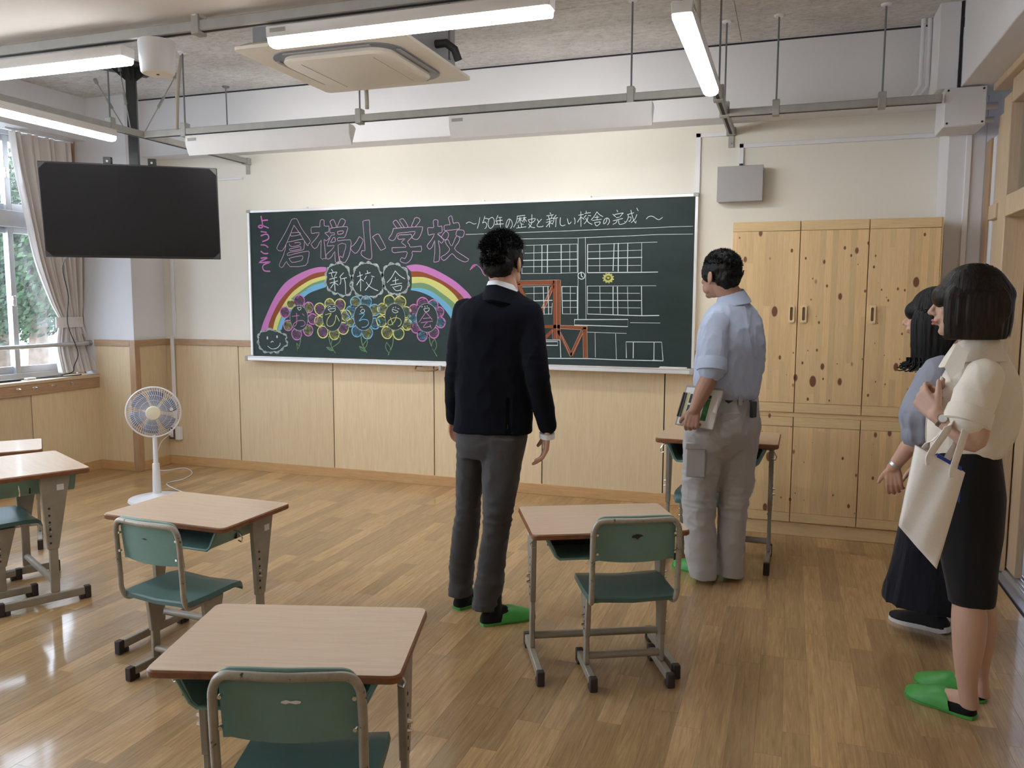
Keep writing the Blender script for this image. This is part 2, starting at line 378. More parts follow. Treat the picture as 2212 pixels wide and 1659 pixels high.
# floor: subfloor, individual oak planks near the camera, the rest joined
floor = struct(MB().box(XL - .25, XR + .02, YBK, .1, -.12, -.012).build('floor', M_dark, bev=0))
PWD = .0865
cx0, cy0, ch = 4.211, -5.697, 1.439
planks = []
nx = int((XR - XL) / PWD) + 1
for i in range(nx):
    x0 = XL + i * PWD; x1 = min(x0 + PWD, XR)
    y = YBK - random.random() * .5
    while y < 0:
        Lp = random.choice((.36, .45, .55, .62, .75, .9, 1.0)) * random.uniform(.9, 1.1)
        y1 = min(y + Lp, 0)
        if y1 - y > .02 and y1 > YBK: planks.append((x0, x1, max(y, YBK), y1))
        y = y1
def pproj(x, y, z=0):
    d = Vector((x - cx0, y - cy0, z - ch)); t = d.dot(_f)
    if t < .2: return None
    return (.5 + d.dot(_r) / t * cd.lens / 36, .375 - d.dot(_u) / t * cd.lens / 36, t)
def vis(p):
    best = 0; n = 0
    for y in (p[2], (p[2] + p[3]) / 2, p[3]):
        q = pproj((p[0] + p[1]) / 2, y)
        if q and 0 < q[0] < 1 and 0 < q[1] < .75: n += 1; best = max(best, 1 / q[2])
    return best * n / 3
planks.sort(key=vis, reverse=True)
rest = MB(); rt = []
def plank_boxes(mb, p):
    b = .0005
    x0, x1, y0, y1 = p[0] + .0001, p[1] - .0001, p[2] + .0001, p[3] - .0001
    mb.add([(x0, y0, -.02), (x1, y0, -.02), (x1, y1, -.02), (x0, y1, -.02), (x0, y0, -b), (x1, y0, -b), (x1, y1, -b), (x0, y1, -b),
            (x0 + b, y0 + b, 0), (x1 - b, y0 + b, 0), (x1 - b, y1 - b, 0), (x0 + b, y1 - b, 0)],
           [(0, 1, 5, 4), (1, 2, 6, 5), (2, 3, 7, 6), (3, 0, 4, 7), (4, 5, 9, 8), (5, 6, 10, 9), (6, 7, 11, 10), (7, 4, 8, 11), (8, 9, 10, 11)])
for i, p in enumerate(planks):
    if i < 298:
        m = MB(); plank_boxes(m, p); m.build('plank', M_oak, floor, smooth=False, tint=random.random(), fix=False)
    else:
        plank_boxes(rest, p); rt += [random.random()] * 12
ro = rest.build('plank_field', M_oak, floor, smooth=False, fix=False); ro['kind'] = 'stuff'
at = ro.data.attributes.new('tint', 'FLOAT', 'POINT'); at.data.foreach_set('value', rt)

# front wall with birch wainscot panels
WX0, WX1 = -.897, 5.05
wf = struct(MB().box(WX0 - .6, XR + .3, 0, .15, -.1, CZ + .1).build('wall_front', M_cream))
seams = [WX0, -.145, .755, 1.64, 2.51, 3.40, 4.29, WX1]
for a, b in zip(seams[:-1], seams[1:]):
    MB().box(a + .004, b - .004, -.014, 0, .075, 1.048).build('wall_panel', M_birch, wf, bev=.001, tint=random.random())
MB().box(WX0, WX1, -.003, 0, .07, 1.048).build('seam_backing', M_dark, wf)
struct(MB().box(WX0, WX1, -.026, 0, 1.045, 1.096).build('trim_1', M_cap, bev=.002))
struct(MB().box(WX0, WX1, -.024, 0, 0, .078).build('baseboard_front', M_base, bev=.002))
# front beam: underside 2.60, projecting 0.2
struct(MB().box(WX0 - .6, 5.04, -.20, -.0005, 2.60, CZ + .02).build('ceiling_beam', M_white, bev=.004))
MB_ = MB().box(WX0 - .6, 5.04, -.204, -.2, CZ - .016, CZ - .006).build('trim_2', M_dark); struct(MB_)
# corner column at the left
CY = -.362
col = struct(MB().box(XL - .35, WX0, CY, 0, -.05, CZ + .1).build('column', M_white, bev=.003))
MB().box(XL + .002, WX0 - .034, CY - .013, CY, .075, 1.048).build('wall_panel', M_birch, col, bev=.001, tint=.5)
MB().box(WX0, WX0 + .013, CY + .03, -.016, .075, 1.048).build('wall_panel', M_birch, col, bev=.001, tint=.3)
MB().box(WX0 - .036, WX0 + .024, CY - .024, CY + .034, .0, 1.05).build('corner_post', M_capv, col, bev=.002)
struct(MB().box(XL + .0, WX0 - .03, CY - .024, CY, 1.045, 1.096).box(WX0 - .03, WX0 + .024, CY - .024, -.026, 1.045, 1.096).build('trim_3', M_cap, bev=.002))
struct(MB().box(XL + .0, WX0 - .03, CY - .022, CY, 0, .078).box(WX0, WX0 + .022, CY + .03, -.024, 0, .078).build('baseboard_column', M_base, bev=.002))
# left window wall
wlft = struct(MB().box(XL - .20, XL, YBK, CY, -.1, .70).box(XL - .20, XL - .0, YBK, CY, 2.72, CZ + .1).build('wall_left', M_white))
ys = [CY - .005, -1.02, -1.93, -2.84, -3.75, -4.66, -5.57, -6.5, -7.4]
for a, b in zip(ys[1:], ys[:-1]):
    MB().box(XL, XL + .013, a + .004, b - .004, .075, .70).build('wall_panel', M_birch, wlft, bev=.001, tint=random.random())
MB().box(XL, XL + .003, ys[-1], CY, .07, .70).build('seam_backing', M_dark, wlft)
struct(MB().box(XL, XL + .022, YBK, CY - .022, 0, .078).build('baseboard_left', M_base, bev=.002))
sill = thing('window_sill', 'wooden window sill board with a row of coat hooks on its apron', 'sill', (XL, CY - .3, .70))
MB().box(XL - .24, XL + .035, -7.4, CY - .002, .782, .806).build('sill_board', M_part, sill, bev=.003)
MB().box(XL + .012, XL + .03, -7.4, CY - .002, .700, .782).build('apron', M_capv if False else M_cap, sill, bev=.002)
hk = None
for i, y in enumerate((-.656, -.84, -1.01, -1.153, -1.33, -1.50, -1.67, -1.84, -2.0)):
    m = MB().tube([(XL + .03, y, .753), (XL + .034, y, .753)], .012, 12).tube([(XL + .034, y, .753), (XL + .055, y, .748), (XL + .062, y, .760)], [.006, .006, .009], 10)
    m.build('hook', M_chrome, sill)
# windows: aluminium frames, two tiers
def window(idx, y0, y1):   # y0 < y1
    X = -1.55
    w = thing('window_%d' % idx, None, None, (X, (y0 + y1) / 2, .81)); w['kind'] = 'structure'
    fr = MB()
    for a, b in ((y0, y0 + .04), (y1 - .04, y1)): fr.box(X - .05, X + .05, a, b, .806, 2.72)
    fr.box(X - .05, X + .05, y0 + .04, y1 - .04, .806, .85).box(X - .06, X + .06, y0 + .04, y1 - .04, 1.985, 2.11).box(X - .05, X + .05, y0 + .04, y1 - .04, 2.68, 2.72)
    fr.build('window_frame', M_alu, w, bev=.002)
    mid = (y0 + y1) / 2
    for (z0, z1) in ((.85, 1.985), (2.11, 2.68)):
        for s_, (a, b) in enumerate(((y0 + .04, mid + .03), (mid - .03, y1 - .04))):
            xx = X + (.022 if s_ else -.022)
            m = MB().box(xx - .014, xx + .014, a, a + .045, z0, z1).box(xx - .014, xx + .014, b - .045, b, z0, z1)
            m.box(xx - .014, xx + .014, a + .045, b - .045, z0, z0 + .055).box(xx - .014, xx + .014, a + .045, b - .045, z1 - .045, z1)
            sa = m.build('sash', M_alu, w, bev=.002)
            MB().box(xx - .003, xx + .003, a + .045, b - .045, z0 + .055, z1 - .045).build('pane', M_glass, sa)
        MB().box(X + .036, X + .052, mid - .03, mid - .005, (z0 + z1) / 2 - .04, (z0 + z1) / 2 + .04).build('latch', M_chrome, w, bev=.003)
    return w
window(1, -1.44, CY - .03); window(2, -3.55, -1.75); window(3, -5.5, -3.70); window(4, -7.4, -5.65)
jb = MB()
jb.box(-1.62, -1.30, -1.75, -1.44, .70, 2.72).box(-1.62, -1.30, -3.70, -3.55, .7, 2.72).box(-1.62, -1.30, -5.65, -5.5, .7, 2.72).box(-1.62, -1.30, YBK, -7.4, .7, 2.72)
struct(jb.build('wall_left_piers', M_white))
struct(MB().box(-1.50, -1.425, CY - .014, CY, .806, 2.72).build('trim_4', M_capv, bev=.002))
rail = thing('handrail', 'long grey handrail bar across the lower part of the window', 'handrail', (XL - .03, CY, 1.065))
MB().tube([(-1.36, -7.3, 1.066), (-1.36, CY - .03, 1.066)], .017, 12).build('bar', M_alu, rail)
MB().tube([(-1.36, CY - .03, 1.066), (-1.36, CY - .001, 1.066)], .024, 14).build('end_bracket', M_grey, rail)
# ceiling boards
ce = struct(MB().box(XL - .3, XR + .3, YBK, .1, CZ + .02, CZ + .14).build('ceiling', M_dark))
yy = -.20; row = 0
while yy > -9:
    xx = XL - .3 - (0.45 if row % 2 else 0)
    while xx < 5.1:
        a, b = max(xx, XL - .2), min(xx + 1.82, 5.1)
        if b > a: MB().box(a + .0015, b - .0015, max(yy - .91, YBK) + .0015, yy - .0015, CZ, CZ + .03).build('ceiling_panel', M_ceil, ce, smooth=False)
        xx += 1.82
    yy -= .91; row += 1
# near beam crossing the room
struct(MB().box(XL - .2, 5.04, -3.33, -2.715, 2.61, CZ + .01).build('ceiling_beam', M_beige, bev=.006))
struct(MB().box(XL - .2, 5.04, -6.6, -6.0, 2.61, CZ + .01).build('ceiling_beam', M_beige, bev=.006))
# right side: beam, column, timber partition with door, corridor
struct(MB().box(5.05, 5.60, YBK, -.56, 2.60, CZ + .1).build('ceiling_beam', M_white, bev=.004))
ub = struct(MB().box(4.93, 5.035, -.55, -.20, 2.60, CZ + .02).build('column_head', M_white, bev=.004))
MB().box(5.036, 5.049, -.55, -.21, 2.60, CZ).build('shadow_gap', M_dark, ub)
MB().tube([(4.915, -.30, CZ), (4.915, -.30, 2.68), (4.86, -.26, 2.61)], .013, 10).tube([(4.88, -.30, CZ), (4.88, -.30, 2.69), (4.83, -.26, 2.61)], .013, 10).build('painted_pipe', M_white, ub)
struct(MB().box(5.04, 5.235, -.33, 0, 0, 2.60).build('column', M_white, bev=.004))
wr = struct(MB().box(5.235, 5.30, -.33, 0, 0, 2.6).build('wall_right', M_white))
MB().box(5.235, 5.30, -.455, -.335, 0, 2.34).build('post', M_capv, wr, bev=.003)
MB().box(5.245, 5.31, -.53, -.457, 0, 2.34).build('white_strip', M_white, wr, bev=.002)
MB().box(5.25, 5.33, -.70, -.532, 0, 1.88).build('infill_panel', M_part, wr, bev=.003)
MB().box(5.25, 5.33, -.70, -.532, 1.96, 2.44).build('infill_panel', M_part, wr, bev=.003)
MB().box(5.225, 5.34, -.70, -.532, 1.88, 1.96).build('rail', M_part, wr, bev=.003)
MB().box(5.235, 5.345, -.86, -.702, 0, 2.50).build('post', M_part, wr, bev=.004)
MB().box(5.235, 5.345, YBK, -.862, 1.87, 1.98).build('transom', M_part, wr, bev=.004)
MB().box(5.235, 5.345, YBK, -.862, 2.44, 2.56).build('head_rail', M_part, wr, bev=.004)
MB().box(5.20, 5.345, YBK, -.60, 2.56, 2.60).build('head_trim', M_part, wr, bev=.004)
for a in (-1.62, -2.44, -4.2, -5.6, -7.0):
    MB().box(5.25, 5.33, a - .05, a, 1.982, 2.438).build('mullion', M_part, wr, bev=.003)
for a, b in ((-1.62, -.862), (-2.44, -1.67), (-4.2, -2.49), (-5.6, -4.25), (-7.0, -5.65)):
    MB().box(5.286, 5.292, a + .002, b - .002, 1.984, 2.436).build('pane', M_glass, wr)
MB().box(5.235, 5.345, -2.66, -2.54, 0, 1.868).build('post', M_part, wr, bev=.004)
MB().box(5.26, 5.32, YBK, -2.662, .0, 1.868).build('lower_wall', M_part, wr, bev=.003)
dr = thing('door_1', None, None, (5.36, -.95, 0)); dr['kind'] = 'structure'
MB().box(5.352, 5.385, -1.02, -.62, .02, 1.90).build('door_leaf', M_part, dr, bev=.003)
struct(MB().box(5.33, 5.43, -2.54, -.50, -.004, .006).build('door_track', M_grey))
tr = MB()
for x in (5.345, 5.365, 5.385, 5.405): tr.box(x, x + .006, -2.54, -.50, .006, .012)
struct(tr.build('door_track_rails', M_alu))
# corridor
struct(MB().box(XR + .02, 8.0, -9, 1.5, -.12, -.004).build('floor_corridor', plain('grey vinyl', (.28, .29, .33), .3, var=.05)))
cw = struct(MB().box(8.0, 8.15, -9, 1.5, 0, 3.0).box(XR + .02, 8.15, 1.4, 1.5, 0, 3).build('wall_corridor', plain('grey blue paint', (.42, .44, .52), .8)))
MB().box(7.97, 8.0, -9, 1.4, 0, 1.05).build('wainscot', M_cap, cw); MB().box(7.95, 8.0, -9, 1.4, 1.05, 1.12).build('cap_rail', M_cap, cw, bev=.003)
struct(MB().box(XR + .02, 8.15, -9, 1.5, 2.9, 3.0).build('ceiling_corridor', M_white))
# back wall
struct(MB().box(XL - .3, 8.15, YBK - .15, YBK, -.1, CZ + .2).build('wall_back', M_cream))

# ============================================================ BLACKBOARD
BZ0, BZ1 = .972, 2.152
bb = thing('blackboard', 'long green blackboard with silver frame covered in coloured chalk drawings', 'blackboard', (1.8, 0, BZ0))
MB().box(.018, 3.582, -.029, -.001, BZ0, BZ1 - .018).build('board_surface', M_board, bb)
MB().box(0, .02, -.040, -.001, BZ0, BZ1).box(3.58, 3.6, -.040, -.001, BZ0, BZ1).box(.02, 3.58, -.040, -.001, BZ1 - .02, BZ1).build('frame', M_aluw, bb, bev=.002)
MB().box(-.006, 3.606, -.115, -.001, BZ0 - .034, BZ0 - .006).box(-.006, 3.606, -.115, -.108, BZ0 - .006, BZ0 + .004).build('chalk_tray', M_aluw, bb, bev=.003)
for x in (-.004, 3.578): MB().box(x, x + .026, -.12, -.002, BZ0 - .038, BZ0 + .004).build('tray_end_cap', M_grey, bb, bev=.003)
for x in (.015, 3.585):
    MB().box(x - .018, x + .018, -.046, -.001, BZ1 - .02, BZ1 + .004).build('corner_cap', M_grey, bb, bev=.003)
for x in (.55, 1.13, 2.05, 2.85):
    MB().box(x - .008, x + .008, -.03, -.001, BZ1, BZ1 + .014).build('clip', M_aluw, bb, bev=.002)
CHD = [('title','pink',3.9,[[424,2072,464,2074,495,2017,532,1964,586,1898,563,1872],[566,1864,555,1865,530,1899,487,1962,441,2018,434,2018,407,1964,369,1893,321,1824,270,1844,317,1915,369,1989,413,2062,424,2072],[410,1964,484,1967,492,1949,409,1939,406,1952],[375,1893,436,1901,482,1910,520,1913],[532,1899,525,1843,511,1828,448,1817,379,1808,371,1786,447,1801,518,1813,566,1817,571,1798,561,1756,536,1706,394,1697,361,1739,332,1705,310,1690,291,1706,297,1727,331,1786,350,1837,358,1870],[390,1878,402,1858,449,1859,490,1870,488,1888,439,1885],[391,1839,449,1847,494,1855,496,1840,490,1835,399,1823,391,1839],[385,1763,447,1776,510,1781,505,1751,474,1739,410,1731,385,1763],[674,2012,679,2051,696,2061,714,2053,715,2012,752,2010,757,2000,755,1971,745,1962,717,1958,754,1927,750,1909,726,1895,709,1904,723,1764,711,1760,677,1762,684,1902,650,1852,619,1838,593,1868,599,1880,645,1923,668,1961,604,1955,596,1968,599,2004,671,2005,674,2012],[786,1997,768,2037,774,2050,801,2057,825,2001],[830,2001,861,2059,885,2059,903,2048,897,2025,880,2005],[765,1985,772,1992,847,1999,920,2000,916,1967,892,1918,840,1918,834,1893,945,1899,945,1836,932,1781,896,1726,868,1729,848,1744,848,1770,859,1773,872,1761,889,1804,904,1865,835,1861,843,1734,807,1732,805,1812,778,1774,745,1752,726,1764,729,1789,772,1821,801,1859,737,1854,753,1895,776,1938,803,1939,802,1956,766,1956,765,1985],[834,1966,883,1970,881,1953,869,1947,834,1945,834,1966],[768,1883,794,1920,808,1917,809,1888,768,1883]]),('title','pink',3.9,[[1057,2035,1067,2042,1108,2046,1114,2036,1118,1947,1130,1798,1131,1765,1120,1747,1085,1751,1039,1782,1042,1807,1051,1816,1072,1814,1067,1897,1057,2035],[1023,1922,1057,1897,1040,1856,1016,1815,983,1794,944,1835,976,1860,1003,1890,1023,1922],[1139,1917,1161,1930,1189,1939,1207,1914,1249,1840,1243,1827,1214,1815,1200,1825,1139,1917],[1345,1982,1317,2020,1326,2032,1346,2037,1387,1983],[1411,1981,1388,2013,1371,2039,1397,2048,1411,2038,1440,1994,1438,1984],[1479,1988,1472,1993,1490,2028,1500,2050,1527,2051,1541,2039,1539,2022,1504,1985],[1318,1975,1348,1978,1438,1982,1553,1983,1564,1974,1553,1937,1537,1907,1517,1890,1492,1893,1474,1906,1489,1923,1501,1950,1436,1945,1361,1940,1347,1926,1333,1899,1310,1885,1277,1900,1302,1932,1313,1957,1318,1975],[1356,1918,1370,1927,1436,1927,1466,1931,1472,1918,1472,1906,1437,1875,1453,1853,1463,1834,1544,1839,1551,1834,1549,1799,1477,1802,1477,1775,1465,1745,1448,1725,1425,1713,1396,1718,1373,1731,1387,1756,1413,1748,1429,1776,1426,1801,1328,1793,1306,1806,1306,1826,1312,1832,1417,1833,1417,1847,1385,1872,1417,1897,1369,1893,1355,1903,1356,1918]]),('title','pink',3.9,[[1651,1974,1656,1984,1651,2023,1665,2033,1684,2031,1691,2020,1689,1983,1718,1985,1722,1977,1724,1947,1713,1934,1687,1930,1732,1890,1732,1873,1717,1857,1692,1879,1704,1809,1701,1759,1695,1725,1660,1719,1654,1725,1662,1785,1662,1879,1644,1835,1618,1815,1601,1836,1605,1851,1636,1885,1661,1929,1620,1920,1609,1928,1605,1968,1615,1976,1651,1974],[1787,1993,1787,2007,1775,2042,1785,2052,1801,2056,1814,2007,1819,2003,1854,2007,1865,1983,1864,1966,1852,1959,1749,1950,1741,1967,1744,1989,1787,1993],[1751,1947,1719,1908,1735,1889,1751,1881,1770,1899,1776,1922,1768,1938,1751,1947],[1849,1953,1881,1952,1901,1943,1900,1919,1886,1898,1854,1905,1835,1916,1843,1947,1849,1953],[1748,1878,1772,1883,1784,1857,1802,1836,1822,1876,1842,1910,1867,1891,1851,1856,1823,1817,1862,1782,1937,1736,1912,1717,1880,1725,1835,1750,1804,1780,1767,1749,1735,1729,1712,1754,1740,1769,1767,1788,1785,1813,1762,1843,1748,1870,1748,1878],[1687,1926,1708,1908,1729,1890]]),('greeting','pink',11,[[130,2103,143,2027,127,2011,102,2020,118,2032,152,2025,197,2009],[144,2069,191,2072],[126,1982,176,1974],[125,1948,175,1960,197,1943,189,1918,138,1902],[122,1875,162,1872,187,1855],[121,1823,150,1805,185,1806],[119,1768,184,1771,97,1734,208,1737,147,1717,131,1692,150,1666,200,1662]]),('greeting','pink',9,[[1949,1659,1975,1692,2002,1694]]),('greeting','pink',5,[[2002,1694,2033,1667,2055,1626,2073,1613],[1949,1659,1967,1672,1989,1688]]),('subtitle','white',3.9,[[1918,1998,1929,2005,1940,2008,1956,2004,1974,1994,1985,1993,1997,1996],[2026,2039,2019,1998,2006,1960],[2065,2046,2057,2021,2048,1998],[2048,1998,2064,2005,2077,1996,2080,1982,2075,1965,2065,1957],[2065,2033,2098,2025],[2122,2037,2101,2027,2090,1996,2096,1969,2109,1958,2124,1966,2137,1987,2139,2016,2129,2033,2122,2037],[2167,2050,2153,2018],[2171,2035,2197,2034],[2150,2010,2202,2014],[2158,2010,2161,1989],[2145,1986,2210,1988],[2184,2032,2187,1950],[2259,2018,2254,1996,2239,1963,2232,1963,2231,1987,2244,2016,2259,2020,2274,2005,2278,1981,2272,1962,2263,1953],[2315,2039,2374,2044],[2317,2039,2310,2000,2289,1962],[2320,2021,2351,2025],[2336,2032,2338,1989],[2336,2020,2318,1990],[2338,2015,2351,2008],[2359,2026,2384,2028],[2369,2034,2369,1993],[2369,2024,2354,1998],[2371,2022,2387,2000],[2346,1989,2349,1958],[2349,1982,2364,1981],[2324,1975,2327,1958],[2310,1955,2383,1962],[2427,2048,2426,1992,2417,1970,2403,1954],[2399,2011,2410,1992,2412,1990,2437,1995,2452,2019,2399,2011],[2402,1983,2417,1963,2433,1956,2449,1955]]),('subtitle','white',3.9,[[2467,2014,2479,1993],[2499,2013,2469,1979,2469,1964,2481,1959,2509,1961,2510,1966],[2563,2057,2567,2047],[2537,2035,2588,2042],[2551,2033,2556,2014],[2578,2037,2570,2014],[2537,2007,2583,2019],[2561,2014,2559,1955],[2534,1989,2583,2001],[2557,1983,2536,1958],[2562,1988,2584,1976],[2608,2039,2586,2013],[2591,2018,2591,2001,2584,1983],[2591,2015,2620,2020],[2608,2017,2605,1956],[2640,2020,2637,1986,2643,1967,2658,1962,2675,1968],[2691,2010,2697,1984,2704,1973,2719,1987],[2741,2016,2748,1994,2744,1972],[2788,2057,2790,1954],[2772,2033,2807,2037],[2787,2019,2765,1985],[2791,2019,2813,2003],[2827,2060,2828,2046],[2817,2044,2858,2048],[2827,2031,2811,2015],[2842,2029,2860,2026],[2839,2017,2836,1999,2814,1972],[2824,2011,2845,1980,2871,1967],[2904,2052,2886,2023,2864,1998],[2904,2052,2924,2031,2947,2018],[2905,2027,2906,1999],[2889,2013,2919,2016],[2872,1993,2937,2000],[2889,1979,2928,1983],[2889,1978,2896,1960,2906,1954],[2928,1983,2925,1969,2906,1954]]),('subtitle','white',3.9,[[2976,2004,2971,1981,2957,1968,2952,1975,2959,1998,2976,2008,2990,1999,2994,1981,2981,1960],[3046,2059,3051,2047],[3017,2032,3037,2015],[3029,2029,3088,2039,3081,2029,3068,2013],[3042,2007,3063,2010],[3021,1987,3087,2001],[3049,1988,3040,1973,3020,1963],[3059,1988,3061,1967,3073,1961,3105,1970,3101,1982],[3119,2026,3164,2038],[3126,2025,3124,2000,3111,1975],[3129,2009,3145,2008,3143,1990,3135,1979,3131,1984],[3143,2056,3152,2022,3164,1987,3178,1967,3181,1982],[3185,2025,3173,1996,3147,1971],[3184,2069,3194,2050],[3252,1993,3263,2006,3281,2011,3300,2007,3321,1992,3339,1986,3361,2000]]),('cloud_lettering','white',4.8,[[772,1672,785,1653],[747,1641,817,1651,811,1636,797,1615],[770,1641,778,1610],[752,1594,818,1610],[756,1564,827,1582],[793,1607,801,1505],[792,1564,761,1526],[800,1567,830,1548],[879,1644,846,1613,853,1606,853,1574,845,1554],[861,1598,906,1606],[885,1600,894,1554,894,1479],[1022,1651,1030,1592,1028,1502],[1001,1614,1047,1628],[1026,1592,994,1549],[1030,1596,1055,1579],[1088,1660,1093,1641],[1071,1634,1115,1644],[1080,1618,1063,1592],[1124,1618,1149,1611],[1132,1605,1115,1560,1069,1508],[1079,1570,1104,1540,1144,1518,1180,1505],[1330,1655,1297,1604,1259,1567],[1330,1655,1368,1619,1411,1595],[1331,1605,1332,1559],[1307,1578,1356,1589],[1289,1548,1384,1562],[1307,1533,1335,1505,1367,1508],[1319,1533,1383,1543,1371,1505]]),('flower_lettering','pink',5,[[399,1299,466,1307],[442,1325,442,1249,420,1219,410,1236,450,1262,499,1267,520,1246,508,1225,479,1220],[496,1321,512,1307]]),('flower_lettering','yellow',5,[[708,1315,742,1323,761,1324,726,1278,721,1240,739,1224,773,1232,797,1270,803,1311,817,1295,833,1266]]),('flower_lettering','blue',6,[[1014,1322,1060,1326,1008,1268,1041,1281,1082,1277,1094,1249,1067,1224,1035,1219]]),('flower_lettering','yellow',5,[[1283,1300,1296,1267,1305,1243],[1337,1316,1323,1276,1291,1243,1264,1247,1269,1275,1314,1296,1359,1292,1377,1268,1367,1240,1349,1232]]),('flower_lettering','pink',5,[[1585,1342,1527,1266],[1585,1342,1637,1287],[1563,1294,1619,1299],[1545,1262,1641,1275],[1602,1271,1562,1227,1623,1235],[1619,1247,1630,1220]]),('flower_lettering','white',4,[[451,1369,485,1372,480,1355,465,1350,451,1369],[454,1384,457,1381],[479,1386,482,1382],[733,1371,748,1381,762,1373],[776,1376,790,1382,800,1375],[733,1359,799,1365,790,1344,756,1340,733,1359],[1022,1374,1030,1379],[1035,1379,1042,1376],[1042,1363,1059,1355,1056,1338,1037,1334,1025,1346,1042,1363],[1306,1374,1315,1378],[1330,1382,1331,1371],[1347,1369,1360,1365],[1302,1364,1351,1345,1324,1334,1302,1348,1302,1364],[1550,1382,1559,1383],[1577,1388,1578,1377],[1594,1390,1600,1386],[1568,1366,1611,1374,1607,1352,1581,1344,1568,1366]]),('flower_stem','green',6.5,[[476,1132,465,1072,439,1021],[733,1145,750,1078,792,1012],[1025,1158,1033,1092,1073,1023],[1308,1154,1298,1081,1261,1007],[1610,1152,1627,1088,1674,1009]]),('flower_stem','green',5,[[436,1084,459,1055,444,1029],[436,1084,440,1055,444,1025],[755,1061,765,1112,837,1138,827,1096,759,1053],[711,1056,745,1053,782,1029,735,1036,711,1056],[721,1052,778,1029],[1037,1076,1079,1122,1074,1077,1046,1051],[1009,1071,1046,1055,1064,1031,1023,1042,1009,1071],[1016,1065,1062,1031],[1248,1105,1239,1064,1270,1024,1280,1065,1248,1105],[1657,1141,1631,1096,1648,1049,1674,1089,1657,1141]]),('cloud_face','white',12,[[158,1128,158,1113],[251,1138,251,1126]]),('cloud_face','white',5,[[192,1084,202,1095,215,1088],[160,1053,195,1032,245,1038,276,1064,279,1081]]),('building_drawing','white',3.2,[[1914,1918,2068,1920,2276,1922,2662,1925,2985,1931,3296,1932,3410,1935,3567,1936],[2328,1885,2328,1877,2769,1874,2826,1876,3143,1881,3335,1886,3568,1884],[2771,1874,2776,1300],[2823,1876,2835,1305],[2362,1830,2765,1832],[2354,1628,2649,1627],[2649,1629,2768,1631],[2354,1828,2353,1628],[2444,1827,2444,1635],[2710,1830,2712,1639],[2765,1832,2768,1631],[2375,1774,2766,1779],[2359,1676,2767,1678],[2927,1829,2930,1639],[3223,1831,3225,1629],[2838,1827,3329,1835],[2841,1776,3222,1782],[2842,1679,3218,1677],[2355,1531,2562,1535],[2381,1482,2550,1487],[2458,1382,2584,1387],[2517,1334,2580,1337],[2446,1531,2447,1426],[2584,1415,2580,1334],[2718,1534,2720,1344],[2658,1487,2757,1485],[2662,1385,2771,1386],[2842,1536,3327,1537],[2932,1534,2938,1345],[3129,1529,3137,1335],[2843,1487,3215,1485],[2846,1387,3222,1384],[3154,1281,3360,1281],[2846,1210,3127,1205],[2902,1207,2907,1032],[3050,1201,3059,1020]]),('building_drawing','white',5.6,[[2504,1829,2505,1631],[2545,1830,2546,1634],[2647,1831,2649,1629],[2363,1722,2767,1725],[2840,1827,2842,1632],[3030,1831,3025,1642],[3059,1832,3062,1638],[3126,1831,3127,1637],[2841,1728,3227,1732],[2845,1630,3221,1630,3337,1631],[2415,1430,2584,1435],[2516,1532,2524,1338],[2551,1532,2558,1334],[2654,1533,2769,1534,2771,1338,2662,1338,2654,1533],[2659,1432,2770,1433],[2842,1536,2845,1339,3235,1330,3352,1333],[3027,1531,3030,1338],[3058,1531,3064,1339],[3227,1533,3233,1330],[2843,1435,3229,1435],[2751,1298,3137,1303,3136,1253,2750,1259,2751,1298],[3130,1034,3126,1146,3374,1149,3387,1021,3315,1023],[3177,1145,3178,1033],[3322,1144,3323,1027],[2554,1016,2849,1021,3059,1018,3385,1019],[2536,1148,2645,1149,2652,1025],[2536,1136,2628,1138,2628,1111,2540,1110]]),('building_drawing','white',6,[[2798,1634,2817,1626,2824,1609,2817,1591,2798,1584,2780,1592,2772,1609,2779,1626,2798,1634],[2796,1628,2798,1607,2807,1599]]),('timber_drawing','brown',24,[[2329,1557,2591,1564],[2644,1241,2842,1242],[2514,1245,2636,1247],[2630,1576,2636,1154],[2601,1574,2607,1162],[2826,1237,2836,1026],[2329,1547,2377,1454],[2587,1537,2496,1330],[2634,1212,2729,1043],[2811,1217,2733,1044],[2586,1216,2531,1162]]),('timber_drawing','tan',3,[[2329,1575,2608,1580,2645,1580,2646,1154,2589,1157,2586,1230],[2614,1577,2621,1158],[2346,1543,2575,1546],[2644,1255,2842,1253],[2644,1231,2801,1227],[2842,1253,2849,1026,2820,1023,2813,1221],[2644,1215,2727,1064,2801,1225],[2653,1187,2721,1035,2733,1036,2810,1197],[2583,1503,2505,1322],[2575,1530,2492,1354]]),('crest_drawing','yellow',7,[[3005,1592,3025,1592],[3004,1589,3030,1582],[3003,1586,3020,1576],[3000,1583,3018,1565],[2997,1582,3006,1565],[2994,1581,2998,1557],[2990,1581,2988,1563],[2987,1582,2976,1560],[2984,1583,2971,1570],[2981,1586,2958,1573],[2980,1589,2961,1584],[2980,1592,2952,1592],[2980,1596,2960,1601],[2981,1599,2958,1612],[2983,1601,2970,1615],[2987,1603,2975,1625],[2990,1604,2987,1621],[2994,1604,2997,1628],[2997,1603,3005,1619],[3000,1601,3017,1619],[3003,1599,3019,1608],[3004,1596,3030,1602]]),('crest_drawing','yellow',6,[[3002,1592,2999,1585,2992,1583,2986,1585,2983,1592,2986,1599,2992,1601,2999,1599,3002,1592],[2989,1589,2992,1596,2996,1589]])]
